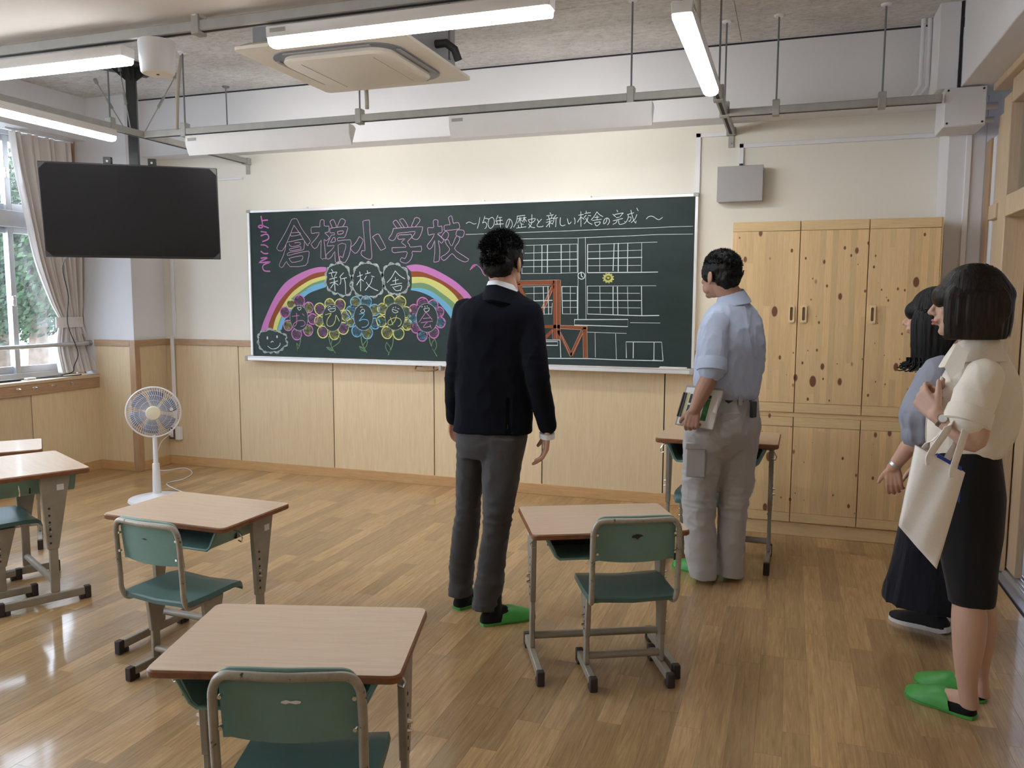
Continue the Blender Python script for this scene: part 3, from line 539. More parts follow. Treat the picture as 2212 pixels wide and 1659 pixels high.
CHF = [(463,1287,85,102,[(469,1422,49,'pink','pink'),(556,1372,42,'pink','yellow'),(589,1280,42,'pink','pink'),(546,1188,44,'pink','yellow'),(438,1156,46,'pink','pink'),(359,1225,42,'pink','yellow'),(332,1331,44,'pink','pink'),(387,1398,36,'yellow','yellow')]),(769,1290,89,106,[(748,1400,42,'yellow','yellow'),(842,1393,47,'yellow','pink'),(894,1312,42,'yellow','yellow'),(867,1209,47,'yellow','pink'),(785,1162,44,'yellow','yellow'),(681,1177,47,'yellow','pink'),(649,1264,41,'yellow','yellow'),(658,1360,47,'yellow','pink')]),(1048,1297,85,103,[(981,1415,44,'blue','yellow'),(1075,1418,46,'blue','blue'),(1148,1355,44,'blue','yellow'),(1151,1250,42,'blue','blue'),(1080,1177,47,'blue','yellow'),(988,1188,44,'blue','blue'),(929,1259,38,'blue','yellow'),(940,1344,42,'blue','blue')]),(1323,1304,86,103,[(1276,1424,46,'yellow','green'),(1370,1417,47,'yellow','yellow'),(1418,1341,42,'yellow','green'),(1425,1245,42,'yellow','yellow'),(1353,1175,46,'yellow','green'),(1254,1182,47,'yellow','yellow'),(1207,1268,42,'yellow','green'),(1218,1364,44,'yellow','yellow')]),(1593,1299,89,110,[(1559,1406,47,'pink','pink'),(1646,1397,39,'pink','blue'),(1694,1343,39,'pink','pink'),(1706,1264,39,'pink','blue'),(1649,1188,42,'pink','pink'),(1553,1163,42,'pink','blue'),(1499,1222,39,'pink','pink'),(1472,1293,36,'blue','blue'),(1486,1361,39,'pink','pink')])]
CHR = [[[93,1168,121,1245,186,1366,249,1467,341,1568,441,1626,559,1671,655,1691,722,1690],[165,1190,187,1263,256,1383,328,1468,429,1551,518,1601,616,1642,721,1657],[212,1187,238,1272,275,1332,342,1425,408,1493,497,1551,595,1596,720,1625],[250,1183,272,1247,325,1349,387,1434,496,1509,594,1563,719,1596],[258,1186,293,1273,355,1367,426,1443,515,1501,604,1547,719,1575],[295,1188,322,1256,394,1350,474,1418,554,1480,631,1509,718,1534]],[[1422,1691,1479,1702,1549,1698,1635,1673,1738,1626,1832,1571,1891,1524,1941,1477,2016,1369,2066,1199],[1461,1651,1548,1647,1635,1618,1738,1571,1831,1512,1899,1446,1974,1338,2020,1198],[1469,1608,1566,1607,1652,1583,1738,1540,1814,1481,1856,1430,1932,1322,1970,1197],[1469,1560,1556,1564,1634,1540,1720,1485,1788,1438,1831,1399,1890,1306,1915,1196],[1464,1524,1547,1524,1625,1501,1694,1461,1763,1407,1805,1360,1847,1282,1864,1195],[1459,1509,1530,1497,1608,1469,1677,1426,1737,1367,1779,1316,1813,1258,1821,1195]]]
CHC = [[88,1163,144,1176,235,1177,294,1162,343,1138,335,1108,351,1074,311,1048,275,1017,214,1007,169,1002,108,1017,74,1056,68,1107],[726,1656,750,1692,799,1710,889,1701,932,1632,954,1593,934,1551,948,1502,888,1466,825,1482,768,1498,727,1538,723,1604],[970,1638,1011,1699,1074,1718,1132,1711,1197,1656,1218,1601,1224,1563,1224,1521,1179,1472,1114,1459,1037,1463,974,1502,961,1570],[1229,1652,1269,1700,1327,1709,1383,1686,1436,1625,1442,1578,1435,1527,1381,1485,1324,1479,1260,1505,1235,1579]]
rnd = random.Random(3)
def smooth2(P, sub=3):
    V = [Vector((a, b, 0)) for a, b in P]
    return [(v.x, v.y) for v in catmull(V, sub)] if len(V) > 2 else P
def ribbon(mb, P, wd, y, jit=.12):
    """chalk stroke: flat ribbon on the board; P in metres (x, z)"""
    n = len(P)
    if n < 2: return
    vs = []
    for i, (x, z) in enumerate(P):
        a = P[max(0, i - 1)]; b = P[min(n - 1, i + 1)]
        tx, tz = b[0] - a[0], b[1] - a[1]; l = math.hypot(tx, tz) or 1
        h = wd / 2 * (1 + rnd.uniform(-jit, jit)); ex = 0
        if i == 0: x -= tx / l * wd * .3; z -= tz / l * wd * .3
        if i == n - 1: x += tx / l * wd * .3; z += tz / l * wd * .3
        vs += [(x - tz / l * h, y, z + tx / l * h), (x + tz / l * h, y, z - tx / l * h)]
    mb.add(vs, [(2 * i, 2 * i + 1, 2 * i + 3, 2 * i + 2) for i in range(n - 1)])
def pairs(F): return [(F[i] / 1000, F[i + 1] / 1000) for i in range(0, len(F), 2)]
layers = {}
YC = -.0296
for ci_, (name, colr, wd, strokes) in enumerate(CHD):
    mb = layers.setdefault((name, colr, ci_ if 'sub' in name or 'title' in name or 'flower_l' in name or 'greet' in name else 0), MB()); y = YC - .0012 + (.0002 if name == 'timber_drawing' and colr == 'brown' else 0)
    for st in strokes:
        P = pairs(st)
        straight = name in ('building_drawing', 'timber_drawing')
        ribbon(mb, P if (straight and len(P) > 2) or len(P) == 2 else smooth2(P, 2 if name == 'title' else 3), wd / 1000, y)
NMC = dict(title='chalk_title', greeting='chalk_greeting', subtitle='chalk_subtitle', cloud_lettering='chalk_cloud_lettering', flower_lettering='chalk_flower_lettering',
           flower_stem='chalk_flower_stem', cloud_face='chalk_cloud_face', building_drawing='chalk_building', timber_drawing='chalk_timber_frame', crest_drawing='chalk_crest')
LBC = dict(title='pink chalk outline lettering 倉梯小学校', greeting='pink chalk lettering ようこそ', subtitle='white chalk lettering 〜150年の歴史と新しい校舎の完成〜', crest_drawing='yellow chalk school crest')
for (name, colr, _k), mb in layers.items():
    o = mb.build(NMC[name], CH['lav' if name == 'title' else colr], bb, smooth=False, fix=False)
    if name in LBC: o['label'] = LBC[name]
# rainbow
for half in CHR:
    B_ = [smooth2(pairs(b), 4) for b in half]
    for (a, b), cn in zip(zip(B_[:-1], B_[1:]), ('pink', 'brown', 'yellow', 'green', 'blue')):
        def rs(P, n=36):
            d = [0]
            for p, q in zip(P[:-1], P[1:]): d.append(d[-1] + math.dist(p, q))
            out = []
            for k in range(n + 1):
                t = d[-1] * k / n; i = 0
                while i < len(d) - 2 and d[i + 1] < t: i += 1
                f = (t - d[i]) / ((d[i + 1] - d[i]) or 1); out.append((P[i][0] + (P[i + 1][0] - P[i][0]) * f, P[i][1] + (P[i + 1][1] - P[i][1]) * f))
            return out
        A, Bq = rs(a), rs(b); mb = MB()
        mb.add([v for p, q in zip(A, Bq) for v in ((p[0], YC - .0003, p[1]), (q[0], YC - .0003, q[1]))], [(2 * i, 2 * i + 1, 2 * i + 3, 2 * i + 2) for i in range(36)])
        o = mb.build('chalk_rainbow_band', CH[cn], bb, smooth=False, fix=False); o['label'] = cn.replace('brown', 'red brown') + ' band of the chalk rainbow'
# flowers
for (fx, fz, rx, rz, petals) in CHF:
    fx, fz, rx, rz = [v / 1000 for v in (fx, fz, rx, rz)]
    disc = MB(); cols = {}
    def el(mb, x, z, a, b, y, n=22):
        mb.add([(x, y, z)] + [(x + a * cos(2 * pi * k / n), y, z + b * sin(2 * pi * k / n)) for k in range(n)], [(0, 1 + k, 1 + (k + 1) % n) for k in range(n)])
    for (px, pz, pr, oc, fc) in petals:
        px, pz, pr = px / 1000, pz / 1000, pr / 1000
        el(disc, px, pz, pr, pr, YC - .0005)
        mb = cols.setdefault(oc, MB())
        ribbon(mb, [(px + pr * cos(a) * (1 + .03 * sin(3 * a)), pz + pr * sin(a)) for a in [2 * pi * k / 20 for k in range(21)]], .009, YC - .0009)
        mf = cols.setdefault(fc, MB()); an = rnd.uniform(.9, 2.0); P = []
        k = -.85
        while k < .86:
            w2 = pr * .85 * math.sqrt(max(0, 1 - k * k)); sgn = 1 if len(P) % 2 else -1
            u, v = k * pr * .9, sgn * w2; P.append((px + u * cos(an) - v * sin(an), pz + u * sin(an) + v * cos(an))); k += rnd.uniform(.05, .11)
        ribbon(mf, P, .0052, YC - .0008, .3)
    el(disc, fx, fz, rx, rz, YC - .00095)
    disc.build('chalk_flower_ground', M_board, bb, smooth=False, fix=False)
    for c_, mb in cols.items(): mb.build('chalk_petals', CH[c_], bb, smooth=False, fix=False)
    mb = MB(); ribbon(mb, [(fx + rx * cos(a), fz + rz * sin(a)) for a in [2 * pi * k / 28 for k in range(29)]], .004, YC - .0011)
    mb.build('chalk_flower_ring', CH['cloud'], bb, smooth=False, fix=False)
# clouds: scalloped smudged outlines
for ci, F in enumerate(CHC):
    P = pairs(F); n = len(P); cx = sum(p[0] for p in P) / n; cz = sum(p[1] for p in P) / n; out = []
    dk = MB(); dk.add([(cx, YC - .00035, cz)] + [(x, YC - .00035, z) for x, z in P], [(0, 1 + k, 1 + (k + 1) % n) for k in range(n)])
    dk.build('chalk_cloud_ground', M_board, bb, smooth=False, fix=False)
    mb = MB()
    for i in range(n):
        a, b = P[i], P[(i + 1) % n]; mx, mz = (a[0] + b[0]) / 2, (a[1] + b[1]) / 2
        l = math.dist(a, b); ox, oz = mx - cx, mz - cz; q = math.hypot(ox, oz); bul = l * .34
        arc = []
        for k in range(9):
            t = k / 8; s_ = sin(pi * t)
            arc.append((a[0] + (b[0] - a[0]) * t + ox / q * bul * s_, a[1] + (b[1] - a[1]) * t + oz / q * bul * s_))
        vs = []
        for k, (x, z) in enumerate(arc):
            t = k / 8; th = (.006 + .016 * sin(pi * t)) * (.8 + .4 * rnd.random()); dx, dz = (cx - x), (cz - z); dq = math.hypot(dx, dz)
            vs += [(x, YC - .0010, z), (x + dx / dq * th, YC - .0010, z + dz / dq * th)]
        mb.add(vs, [(2 * k, 2 * k + 1, 2 * k + 3, 2 * k + 2) for k in range(8)])
    mb.build('chalk_cloud', CH['cloud'], bb, smooth=False, fix=False)
# things on and under the tray
er = MB().box(3.37, 3.555, -.10, -.05, BZ0 - .006, BZ0 + .010).build('paper_slip_holder', M_whitep, bev=.003); tag(er, 'white flat holder lying at the right end of the chalk tray', 'holder')
hb = thing('hanging_bar', 'small brown wire bar hanging under the blackboard tray', 'hanger', (1.62, -.07, .90))
MB().tube([(1.53, -.03, .955), (1.53, -.10, .925), (1.545, -.145, .910), (1.56, -.15, .908), (1.70, -.15, .908), (1.72, -.145, .912), (1.735, -.11, .925)], .006, 8).build('wire_bar', plain('brass brown wire', (.30, .19, .10), .3, metal=.7), hb)
MB().box(1.52, 1.545, -.05, -.02, .925, .960).box(1.73, 1.75, -.13, -.06, .905, .945).build('bracket', M_grey, hb, bev=.002)

# ============================================================ CEILING FIXTURES
def lamp(loc, L, axis, label, group=None, stem=True, rz=None):
    """batten lamp: white housing with glowing diffuser below; loc = centre of underside"""
    t = thing('ceiling_lamp', label, 'lamp', loc, 0 if axis == 'x' else pi / 2, group)
    h = L / 2
    sec = [(-.037, .030), (-.040, .070), (-.034, .076), (.034, .076), (.040, .070), (.037, .030)]
    MB().prism(sec, -h, h, 'yz').build('housing', M_lamp, t, bev=.002, world=False)
    dif = [(-.036, .031), (-.035, .014), (-.024, .003), (0, 0), (.024, .003), (.035, .014), (.036, .031)]
    MB().prism(dif, -h + .006, h - .006, 'yz').build('diffuser', M_led, t, world=False)
    MB().box(-h + .02, -h + .09, -.0415, -.0400, .048, .064).build('rating_label', M_grey, t, world=False)
    return t
RZ = 2.545
lamp((2.775, -2.78, 2.448), 1.18, 'x', 'lit long ceiling lamp in front of the cassette air conditioner')
lamp((.865, -2.78, 2.448), 1.18, 'x', 'lit ceiling lamp entering the frame at the upper left above the television')
lamp((.01, -2.005, 2.450), 1.18, 'y', 'lit ceiling lamp running towards the window curtain over the television')
lamp((3.797, -2.0, 2.450), 1.16, 'y', 'lit ceiling lamp at the right, end on, under the steel rail')
lamp((.0, -4.6, 2.45), 1.18, 'y', 'ceiling lamp over the window side, behind the leftmost lamp, outside the picture')
lamp((.0, -7.2, 2.45), 1.18, 'y', 'rearmost ceiling lamp over the window side, outside the picture')
lamp((.865, -5.4, 2.45), 1.18, 'x', 'crosswise ceiling lamp in the back half of the room, outside the picture')
def board_lamp(x0, x1, label):
    t = thing('board_lamp', label, 'lamp', ((x0 + x1) / 2, -1.13, RZ))
    sec = [(-1.16, 2.515), (-1.10, 2.515), (-1.075, 2.498), (-1.128, 2.388), (-1.16, 2.455)]
    MB().prism(sec, x0, x1, 'yz').build('housing', M_lamp, t, bev=.002)
    MB().prism([(-1.077, 2.488), (-1.071, 2.488), (-1.118, 2.394), (-1.124, 2.394)], x0 + .01, x1 - .01, 'yz').build('diffuser', M_bled, t)
    MB().box(x0 + .02, x0 + .09, -1.1615, -1.1605, 2.478, 2.497).build('rating_label', M_grey, t)
board_lamp(.365, 1.60, 'white wedge shaped blackboard lamp under the rail, nearer the television')
board_lamp(2.265, 3.46, 'white wedge shaped blackboard lamp under the rail, nearer the right end')
def rail_thing(pts, label, rods=(), wd=.022, ht=.021, brk=None, rodtop=CZ):
    a, b = Vector(pts[0]), Vector(pts[1]); t = thing('ceiling_rail', label, 'rail', a)
    d = (b - a).normalized(); s_ = Vector((-d.y, d.x, 0)) * wd; up = Vector((0, 0, ht))
    MB().hexa([a - s_ - up, b - s_ - up, b + s_ - up, a + s_ - up, a - s_ + up, b - s_ + up, b + s_ + up, a + s_ + up]).build('rail', M_galv, t, bev=.003)
    MB().hexa([a - s_ * .4 - up * 1.06, b - s_ * .4 - up * 1.06, b + s_ * .4 - up * 1.06, a + s_ * .4 - up * 1.06, a - s_ * .4 - up * .98, b - s_ * .4 - up * .98, b + s_ * .4 - up * .98, a + s_ * .4 - up * .98]).build('slot', M_dark, t)
    for (x, y) in rods:
        top = rodtop if not (-3.33 < y < -2.715) else 2.61
        z = a.z + ht
        ro = MB().tube([(x, y, z), (x, y, top)], .0052, 8).build('rod', M_rod, t)
        MB().lathe([(.0, top - .012), (.024, top - .010), (.030, top - .002), (.030, top)], (x, y, 0), 18).build('ceiling_rose', M_whitep, t)
        u = Vector((d.x, d.y, 0)) * .02; q = s_ * 1.25; c = Vector((x, y, z))
        MB().hexa([c - u - q - Vector((0, 0, .055)), c + u - q - Vector((0, 0, .055)), c + u + q - Vector((0, 0, .055)), c - u + q - Vector((0, 0, .055)),
                   c - u - q + Vector((0, 0, .035)), c + u - q + Vector((0, 0, .035)), c + u + q + Vector((0, 0, .035)), c - u + q + Vector((0, 0, .035))]).build('clamp', M_galv, t, bev=.003)
    if brk:
        x = brk; MB().box(x - .03, x + .03, -.05, 0, RZ - .025, RZ + .025).box(x - .018, x + .018, -.012, -.0, RZ - .10, RZ + .02).tube([(x, -.016, RZ - .075), (x, -.008, RZ - .075)], .007, 10).build('wall_bracket', M_galv, t, bev=.002)
    return t
rail_thing([(.02, -1.13, RZ), (3.79, -1.13, RZ)], 'grey steel rail carrying the two blackboard lamps', [(.345, -1.13), (1.66, -1.13), (3.34, -1.13)])
rail_thing([(.0, -2.9, RZ + .001), (.0, -.0, RZ + .001)], 'grey steel rail running from the front wall over the television', [(.0, -1.42)], brk=-.0 + .0001)
rail_thing([(3.80, -8.5, RZ + .001), (3.80, -.0, RZ + .001)], 'grey steel rail under the end on lamp at the right', [(3.80, -1.02), (3.80, -.62), (3.80, -4.0)], brk=3.80)
rail_thing([(3.83, -.63, RZ - .012), (4.95, -.63, RZ - .012)], 'grey steel rail above the cabinet reaching the white junction box', [(4.09, -.63), (4.65, -.63)])
rail_thing([(-.4, -2.78, RZ + .022), (3.79, -2.78, RZ + .022)], 'grey steel rail under the beam carrying the two front lamps', [(1.83, -2.78), (3.3, -2.78)])
cn = MB().tube([(.30, -1.16, 2.56), (.305, -1.15, 2.75), (.31, -1.13, 2.93), (.30, -1.1, 2.99), (.28, -1.06, CZ)], .013, 10).build('conduit_pipe', plain('beige flexible pipe', (.50, .46, .40), .6)); tag(cn, 'beige flexible conduit rising beside the left rod above the blackboard lamps', 'conduit')
cn = MB().tube([(1.71, -1.13, 2.60), (1.71, -1.13, 2.64), (1.70, -1.12, 2.75), (1.66, -1.10, 2.86), (1.60, -1.05, CZ)], .013, 10).build('conduit_pipe', MATS['beige flexible pipe']); tag(cn, 'beige flexible conduit rising from the rail behind the air conditioner', 'conduit')
cn = MB().tube([(3.73, -1.45, 2.56), (3.73, -1.45, 2.80), (3.72, -1.44, CZ)], .013, 10).build('conduit_pipe', MATS['beige flexible pipe']); tag(cn, 'beige conduit rising beside the end on lamp at the right', 'conduit')
# vertical rod hung behind, thin rod
cn = MB().tube([(.05, -.31, 2.58), (.045, -.31, CZ)], .005, 8).lathe([(0, CZ - .012), (.024, CZ - .01), (.03, CZ)], (.045, -.31, 0), 16).build('hanging_rod', M_rod); tag(cn, 'thin steel rod hanging against the front beam above the blackboard lamps', 'rod')
# cassette air conditioner
ac = thing('air_conditioner', 'ivory square ceiling cassette air conditioner hanging below the ceiling', 'air conditioner', (1.96, -1.67, 2.69))
ax0, ax1, ay0, ay1 = 1.49, 2.43, -2.12, -1.21
def rrect(x0, x1, y0, y1, r, z, n=8):
    out = []
    for cx, cy, a0 in ((x1 - r, y1 - r, 0), (x0 + r, y1 - r, pi / 2), (x0 + r, y0 + r, pi), (x1 - r, y0 + r, 1.5 * pi)):
        for k in range(n + 1):
            a = a0 + pi / 2 * k / n; out.append((cx + r * cos(a), cy + r * sin(a), z))
    return out
MB().loops([rrect(ax0, ax1, ay0, ay1, .03, 2.69), rrect(ax0, ax1, ay0, ay1, .03, 2.706), rrect(ax0 + .04, ax1 - .04, ay0 + .04, ay1 - .04, .03, 2.73)]).build('panel', M_acp, ac)
MB().loops([rrect(ax0 + .10, ax1 - .10, ay0 + .10, ay1 - .10, .15, 2.684), rrect(ax0 + .10, ax1 - .10, ay0 + .10, ay1 - .10, .15, 2.692)]).build('air_outlet', plain('bluish grey vane', (.20, .22, .27), .4), ac)
for (a0_, a1_, b0_, b1_) in ((ax0 + .22, ax1 - .22, ay0 + .108, ay0 + .130), (ax0 + .22, ax1 - .22, ay1 - .130, ay1 - .108), (ax0 + .108, ax0 + .130, ay0 + .22, ay1 - .22), (ax1 - .130, ax1 - .108, ay0 + .22, ay1 - .22)):
    MB().box(a0_, a1_, b0_, b1_, 2.677, 2.685).build('vane', M_grey, ac, bev=.002)
MB().loops([rrect(ax0 + .165, ax1 - .165, ay0 + .165, ay1 - .165, .10, 2.655), rrect(ax0 + .150, ax1 - .150, ay0 + .150, ay1 - .150, .11, 2.668), rrect(ax0 + .155, ax1 - .155, ay0 + .155, ay1 - .155, .11, 2.69)]).build('grille_cover', M_acp, ac)
MB().tube([(ax0 + .26, ay0 + .22, 2.6548), (ax0 + .26, ay1 - .22, 2.6548)], .0015, 4).tube([(ax1 - .26, ay0 + .22, 2.6548), (ax1 - .26, ay1 - .22, 2.6548)], .0015, 4).build('grille_seam', M_grey, ac)
MB().box(ax0 + .07, ax1 - .07, ay0 + .07, ay1 - .07, 2.73, 2.99).build('body', plain('galvanised body', (.34, .35, .38), .5, metal=.4), ac, bev=.006)
MB().tube([(ax1 - .07, -1.55, 2.80), (ax1 - .01, -1.55, 2.80), (ax1 + .03, -1.53, 2.77), (ax1 + .04, -1.50, 2.72)], .022, 10).build('drain_hose', M_black, ac)
for x in (ax0 + .05, ax1 - .03):
    for y in (ay0 + .2, ay1 - .25): MB().tube([(x, y, 2.74), (x, y, CZ)], .006, 8).tube([(x, y, 2.80), (x, y, 2.83)], .016, 8).build('hanger_rod', M_rod, ac)
sp = thing('pendant_speaker', 'white cylindrical speaker hanging under the rail beside the cassette air conditioner', 'speaker', (1.605, -2.78, 2.53))
MB().lathe([(.0, 2.530), (.074, 2.530), (.077, 2.522), (.0685, 2.402), (.064, 2.396)], (1.61, -2.78, 0), 36).build('shell', M_whitep, sp)
MB().lathe([(.0, 2.394), (.060, 2.394), (.064, 2.398), (.0, 2.400)], (1.61, -2.78, 0), 32).build('face', M_acp, sp)
MB().lathe([(.0, 2.392), (.006, 2.392), (.006, 2.395), (0, 2.395)], (1.61, -2.78, 0), 12).build('centre_screw', M_dark, sp)
# television on ceiling pole
yaw, tilt = radians(33.8), radians(7.2); tc_ = Vector((-.11, -1.15, 2.032)); TW, TH = 1.125, .633
tv = thing('television', 'large black flat television hanging on a pole from the ceiling', 'television', (-.29, -.90, CZ))
Rr_ = Vector((cos(yaw), sin(yaw), 0)); Fw = Vector((sin(yaw), -cos(yaw), 0)); Uu = (Vector((0, 0, 1)) * cos(tilt) + Fw * sin(tilt)); Nn = Rr_.cross(Uu) * 1.0
if Nn.dot(Fw) < 0: Nn = -Nn
TM = Matrix((( Rr_.x, -Nn.x, Uu.x, tc_.x), (Rr_.y, -Nn.y, Uu.y, tc_.y), (Rr_.z, -Nn.z, Uu.z, tc_.z), (0, 0, 0, 1)))
MB().box(-TW / 2, TW / 2, 0, .035, -TH / 2, TH / 2).box(-.4, .4, .03, .075, -.24, .20).xf(TM).build('casing', M_bezel, tv, bev=.003)
MB().box(-TW / 2 + .008, TW / 2 - .008, -.002, 0, -TH / 2 + .018, TH / 2 - .008).xf(TM).build('screen', M_screen, tv)
for x in (-.14, .14):
    MB().box(x - .025, x + .025, .02, .07, TH / 2 - .02, TH / 2 + .045).xf(TM).build('mount_bracket', M_black, tv, bev=.003)
    MB().tube([(x, .018, TH / 2 + .018), (x, .022, TH / 2 + .018)], .008, 10).xf(TM).build('bracket_bolt', M_chrome, tv)
for sx, sz in ((-1, 1), (1, 1), (-1, -1), (1, -1)):
    MB().add([(sx * TW / 2 - sx * .004, -.0035, sz * TH / 2 - sz * .004), (sx * TW / 2 - sx * .05, -.0035, sz * TH / 2 - sz * .004), (sx * TW / 2 - sx * .004, -.0035, sz * TH / 2 - sz * .05)], [(0, 1, 2)]).xf(TM).build('corner_guard', plain('clear plastic guard', (.06, .06, .06), .3) if 'clear plastic guard' not in MATS else MATS['clear plastic guard'], tv, smooth=False)
pb = TM @ Vector((0, .11, -.1))
MB().box(-.032, .032, -.032, .032, 1.95, CZ - .01).xf(Matrix.Translation(Vector((-.245, -.965, 0))) @ Matrix.Rotation(yaw, 4, 'Z')).build('pole', M_black, tv, bev=.004)
MB().box(-.17, .17, -.17, .17, CZ - .016, CZ - .001).xf(Matrix.Translation(Vector((-.245, -.965, 0))) @ Matrix.Rotation(yaw + .5, 4, 'Z')).build('ceiling_plate', M_black, tv, bev=.003)
for a in (0, pi / 2, pi, -pi / 2):
    g = MB().prism([(.03, CZ - .016), (.13, CZ - .016), (.03, CZ - .10)], -.004, .004, 'xz').xf(Matrix.Translation(Vector((-.245, -.965, 0))) @ Matrix.Rotation(yaw + a, 4, 'Z')); g.build('gusset', M_black, tv)
MB().box(-.2, .2, .072, .10, -.15, .12).xf(TM).build('back_plate', M_black, tv, bev=.003)
for i, (tx, ty) in enumerate((((-0.726,-0.809,3.05), (-0.269,-1.0,2.605)), ((-0.307,-1.001,3.05), (-0.2,-1.03,2.582)), ((-0.043,-0.741,3.05), (-0.131,-1.0,2.574)))):
    a = Vector(tx); b = Vector(ty); mb = MB(); mb.tube([a, b], .004, 8)
    m1 = a.lerp(b, .38); m2 = a.lerp(b, .55); mb.tube([m1, m2], [.010, .010], 8).tube([a + Vector((0, 0, -.0)), a.lerp(b, .06)], .014, 8)
    mb.build('brace_wire', M_galv, tv)
# television cable looping down to the sill
cb = MB().tube([Vector(v) for v in catmull([Vector(v) for v in ((-.30, -1.15, 1.85), (-0.95,-0.953,1.73), (-1.2,-0.711,1.454), (-1.27,-0.665,1.233), (-1.25,-0.6,1.007), (-1.24,-0.652,0.898), (-1.30, -.62, .84), (-1.38, -.70, .818), (-1.40, -.95, .813), (-1.38, -1.15, .813))], 8)], .004, 8).build('television_cable', M_black)
tag(cb, 'black cable hanging in front of the curtain from the television to the sill', 'cable')
cb = MB().tube(catmull([Vector(v) for v in ((-1.40, -.62, .812), (-1.33, -.75, .812), (-1.42, -.92, .812), (-1.34, -.80, .815), (-1.31, -.55, .812), (-1.36, -.48, .812))], 8), .004, 8).build('coiled_cable', M_black); tag(cb, 'black cable bundle lying on the sill below the curtain', 'cable')
rc = MB().box(-1.42, -1.36, -1.22, -1.03, .807, .822).build('remote_control', M_black, bev=.004); tag(rc, 'flat black remote control lying on the window sill', 'remote control')
pg = MB().box(-1.40, -1.36, -.98, -.90, .807, .823).build('power_adapter', M_whitep, bev=.004); tag(pg, 'small white adapter lying on the window sill beside the cable', 'adapter')

# curtain
def curtain(name, tab, zt, label):
    zs = [t[0] for t in tab]; me = MB(); nu, nv = 110, 60; th = .004
    V = [Vector((t[1], t[2], t[3])) for t in tab]; XO = [q.x for q in catmull([Vector(((t[4] if len(t) > 4 else 0), 0, 0)) for t in tab], 12)]; Z_ = catmull([Vector((t[0], 0, 0)) for t in tab], 12); A = catmull(V, 12)
    G = []
    for q, zz, xo in zip(A, Z_, XO):
        y0, y1, am = q; row = []
        for i in range(nu + 1):
            u = i / nu; ph = 2 * pi * 8.5 * u; uu = u + .02 * sin(ph * .5 + 1)
            x = -1.425 + xo + am * sin(ph + .5 * sin(3 * u)) + am * .35 * sin(ph * 2.3 + zz.x * 1.5)
            row.append(Vector((x, y0 + (y1 - y0) * uu, zz.x)))
        G.append(row)
    o = 0; vs = [v for r in G for v in r]; w_ = nu + 1
    fs = [(j * w_ + i, j * w_ + i + 1, (j + 1) * w_ + i + 1, (j + 1) * w_ + i) for j in range(len(G) - 1) for i in range(nu)]
    me.add(vs, fs); ob = me.build(name, M_curtain, None, fix=False); sd = ob.modifiers.new('t', 'SOLIDIFY'); sd.thickness = .004
    return ob
cu = curtain('curtain', [(2.70, -0.97, -0.33, .026), (2.45, -0.946, -0.338, .032), (2.05, -0.874, -.385, .036), (1.72, -0.802, -.385, .034), (1.42, -0.688, -.39, .024),
    (1.28, -0.614, -0.395, .016), (1.20, -0.621, -0.382, .016), (1.05, -0.656, -.34, .026), (.835, -0.702, -.372, .034, .085)], 2.7, '')
tag(cu, 'beige curtain gathered with a tieback beside the window behind the television', 'curtain')
cu.location = (0, 0, 0)
ty0, ty1 = -0.624, -0.382
tb = []
for z in (1.20, 1.285):
    tb.append([(-1.425 + .030 * cos(2 * pi * k / 28), (ty0 + ty1) / 2 + ((ty1 - ty0) / 2 + .012) * sin(2 * pi * k / 28), z) for k in range(28)])
MB().loops(tb, False, False).build('tieback', M_curtain, cu)
MB().tube([(-1.425, -1.0, 2.715), (-1.425, CY - .02, 2.715)], .012, 8).build('curtain_track', M_aluw, cu)
cu2 = curtain('curtain', [(2.70, -2.0, -1.48, .03), (1.8, -1.95, -1.5, .035), (.85, -1.9, -1.5, .035)], 2.7, '')
tag(cu2, 'beige curtain hanging free beside the second window outside the picture', 'curtain')

# ============================================================ WALL FITTINGS
PB = plain('white trunking', (.80, .80, .83), .4, var=.02)
def trunk(pts, label, wd=.014, dp=.016, wall='y'):
    t = MB()
    for a, b in zip(pts[:-1], pts[1:]):
        x0, x1 = min(a[0], b[0]) - wd, max(a[0], b[0]) + wd; z0, z1 = min(a[2], b[2]) - wd, max(a[2], b[2]) + wd
        t.box(x0, x1, a[1] - dp, a[1], z0, z1)
    o = t.build('cable_trunking', PB, bev=.002); return tag(o, label, 'trunking')
trunk([(-.80, -.0265, 1.1), (-.80, -.0265, .33)], 'white cable trunking down the panelled front wall to the outlet', dp=.02)
trunk([(-.81, 0, 2.42), (-.795, 0, 2.42), (-.795, 0, 1.10)], 'white cable trunking on the front wall beside the corner column')
trunk([(-.79, 0, 2.415), (-.03, 0, 2.49)][:1] + [(-.06, 0, 2.415)], 'thin white cable trunking running behind the television', wd=.008)
trunk([(3.59, 0, 2.165), (3.585, 0, 2.535), (3.76, 0, 2.535)], 'white cable trunking rising from the right end of the blackboard')
trunk([(3.868, 0, 2.34), (3.868, 0, 2.452), (5.03, 0, 2.452)], 'white cable trunking running from the grey wall box to the corner')
trunk([(5.145, -.33, 2.37), (5.145, -.33, .3)], 'white cable trunking down the white corner column')
bx = thing('wall_box', 'grey square metal box mounted high on the wall above the cabinet', 'box', (3.87, 0, 2.08))
MB().box(3.727, 4.011, -.085, 0, 2.085, 2.308).build('body', M_grey, bx, bev=.004)
MB().box(3.724, 4.014, -.10, -.086, 2.082, 2.311).build('lid', M_grey, bx, bev=.003)
MB().tube([(3.868, -.02, 2.31), (3.868, -.02, 2.335)], .012, 12).build('cable_gland', M_black, bx)
jx = thing('junction_box', 'white junction box with four screws at the top right corner', 'box', (5.07, -.5, 2.38))
MB().box(4.965, 5.17, -.605, -.33, 2.385, 2.592).build('body', M_white, jx, bev=.003)
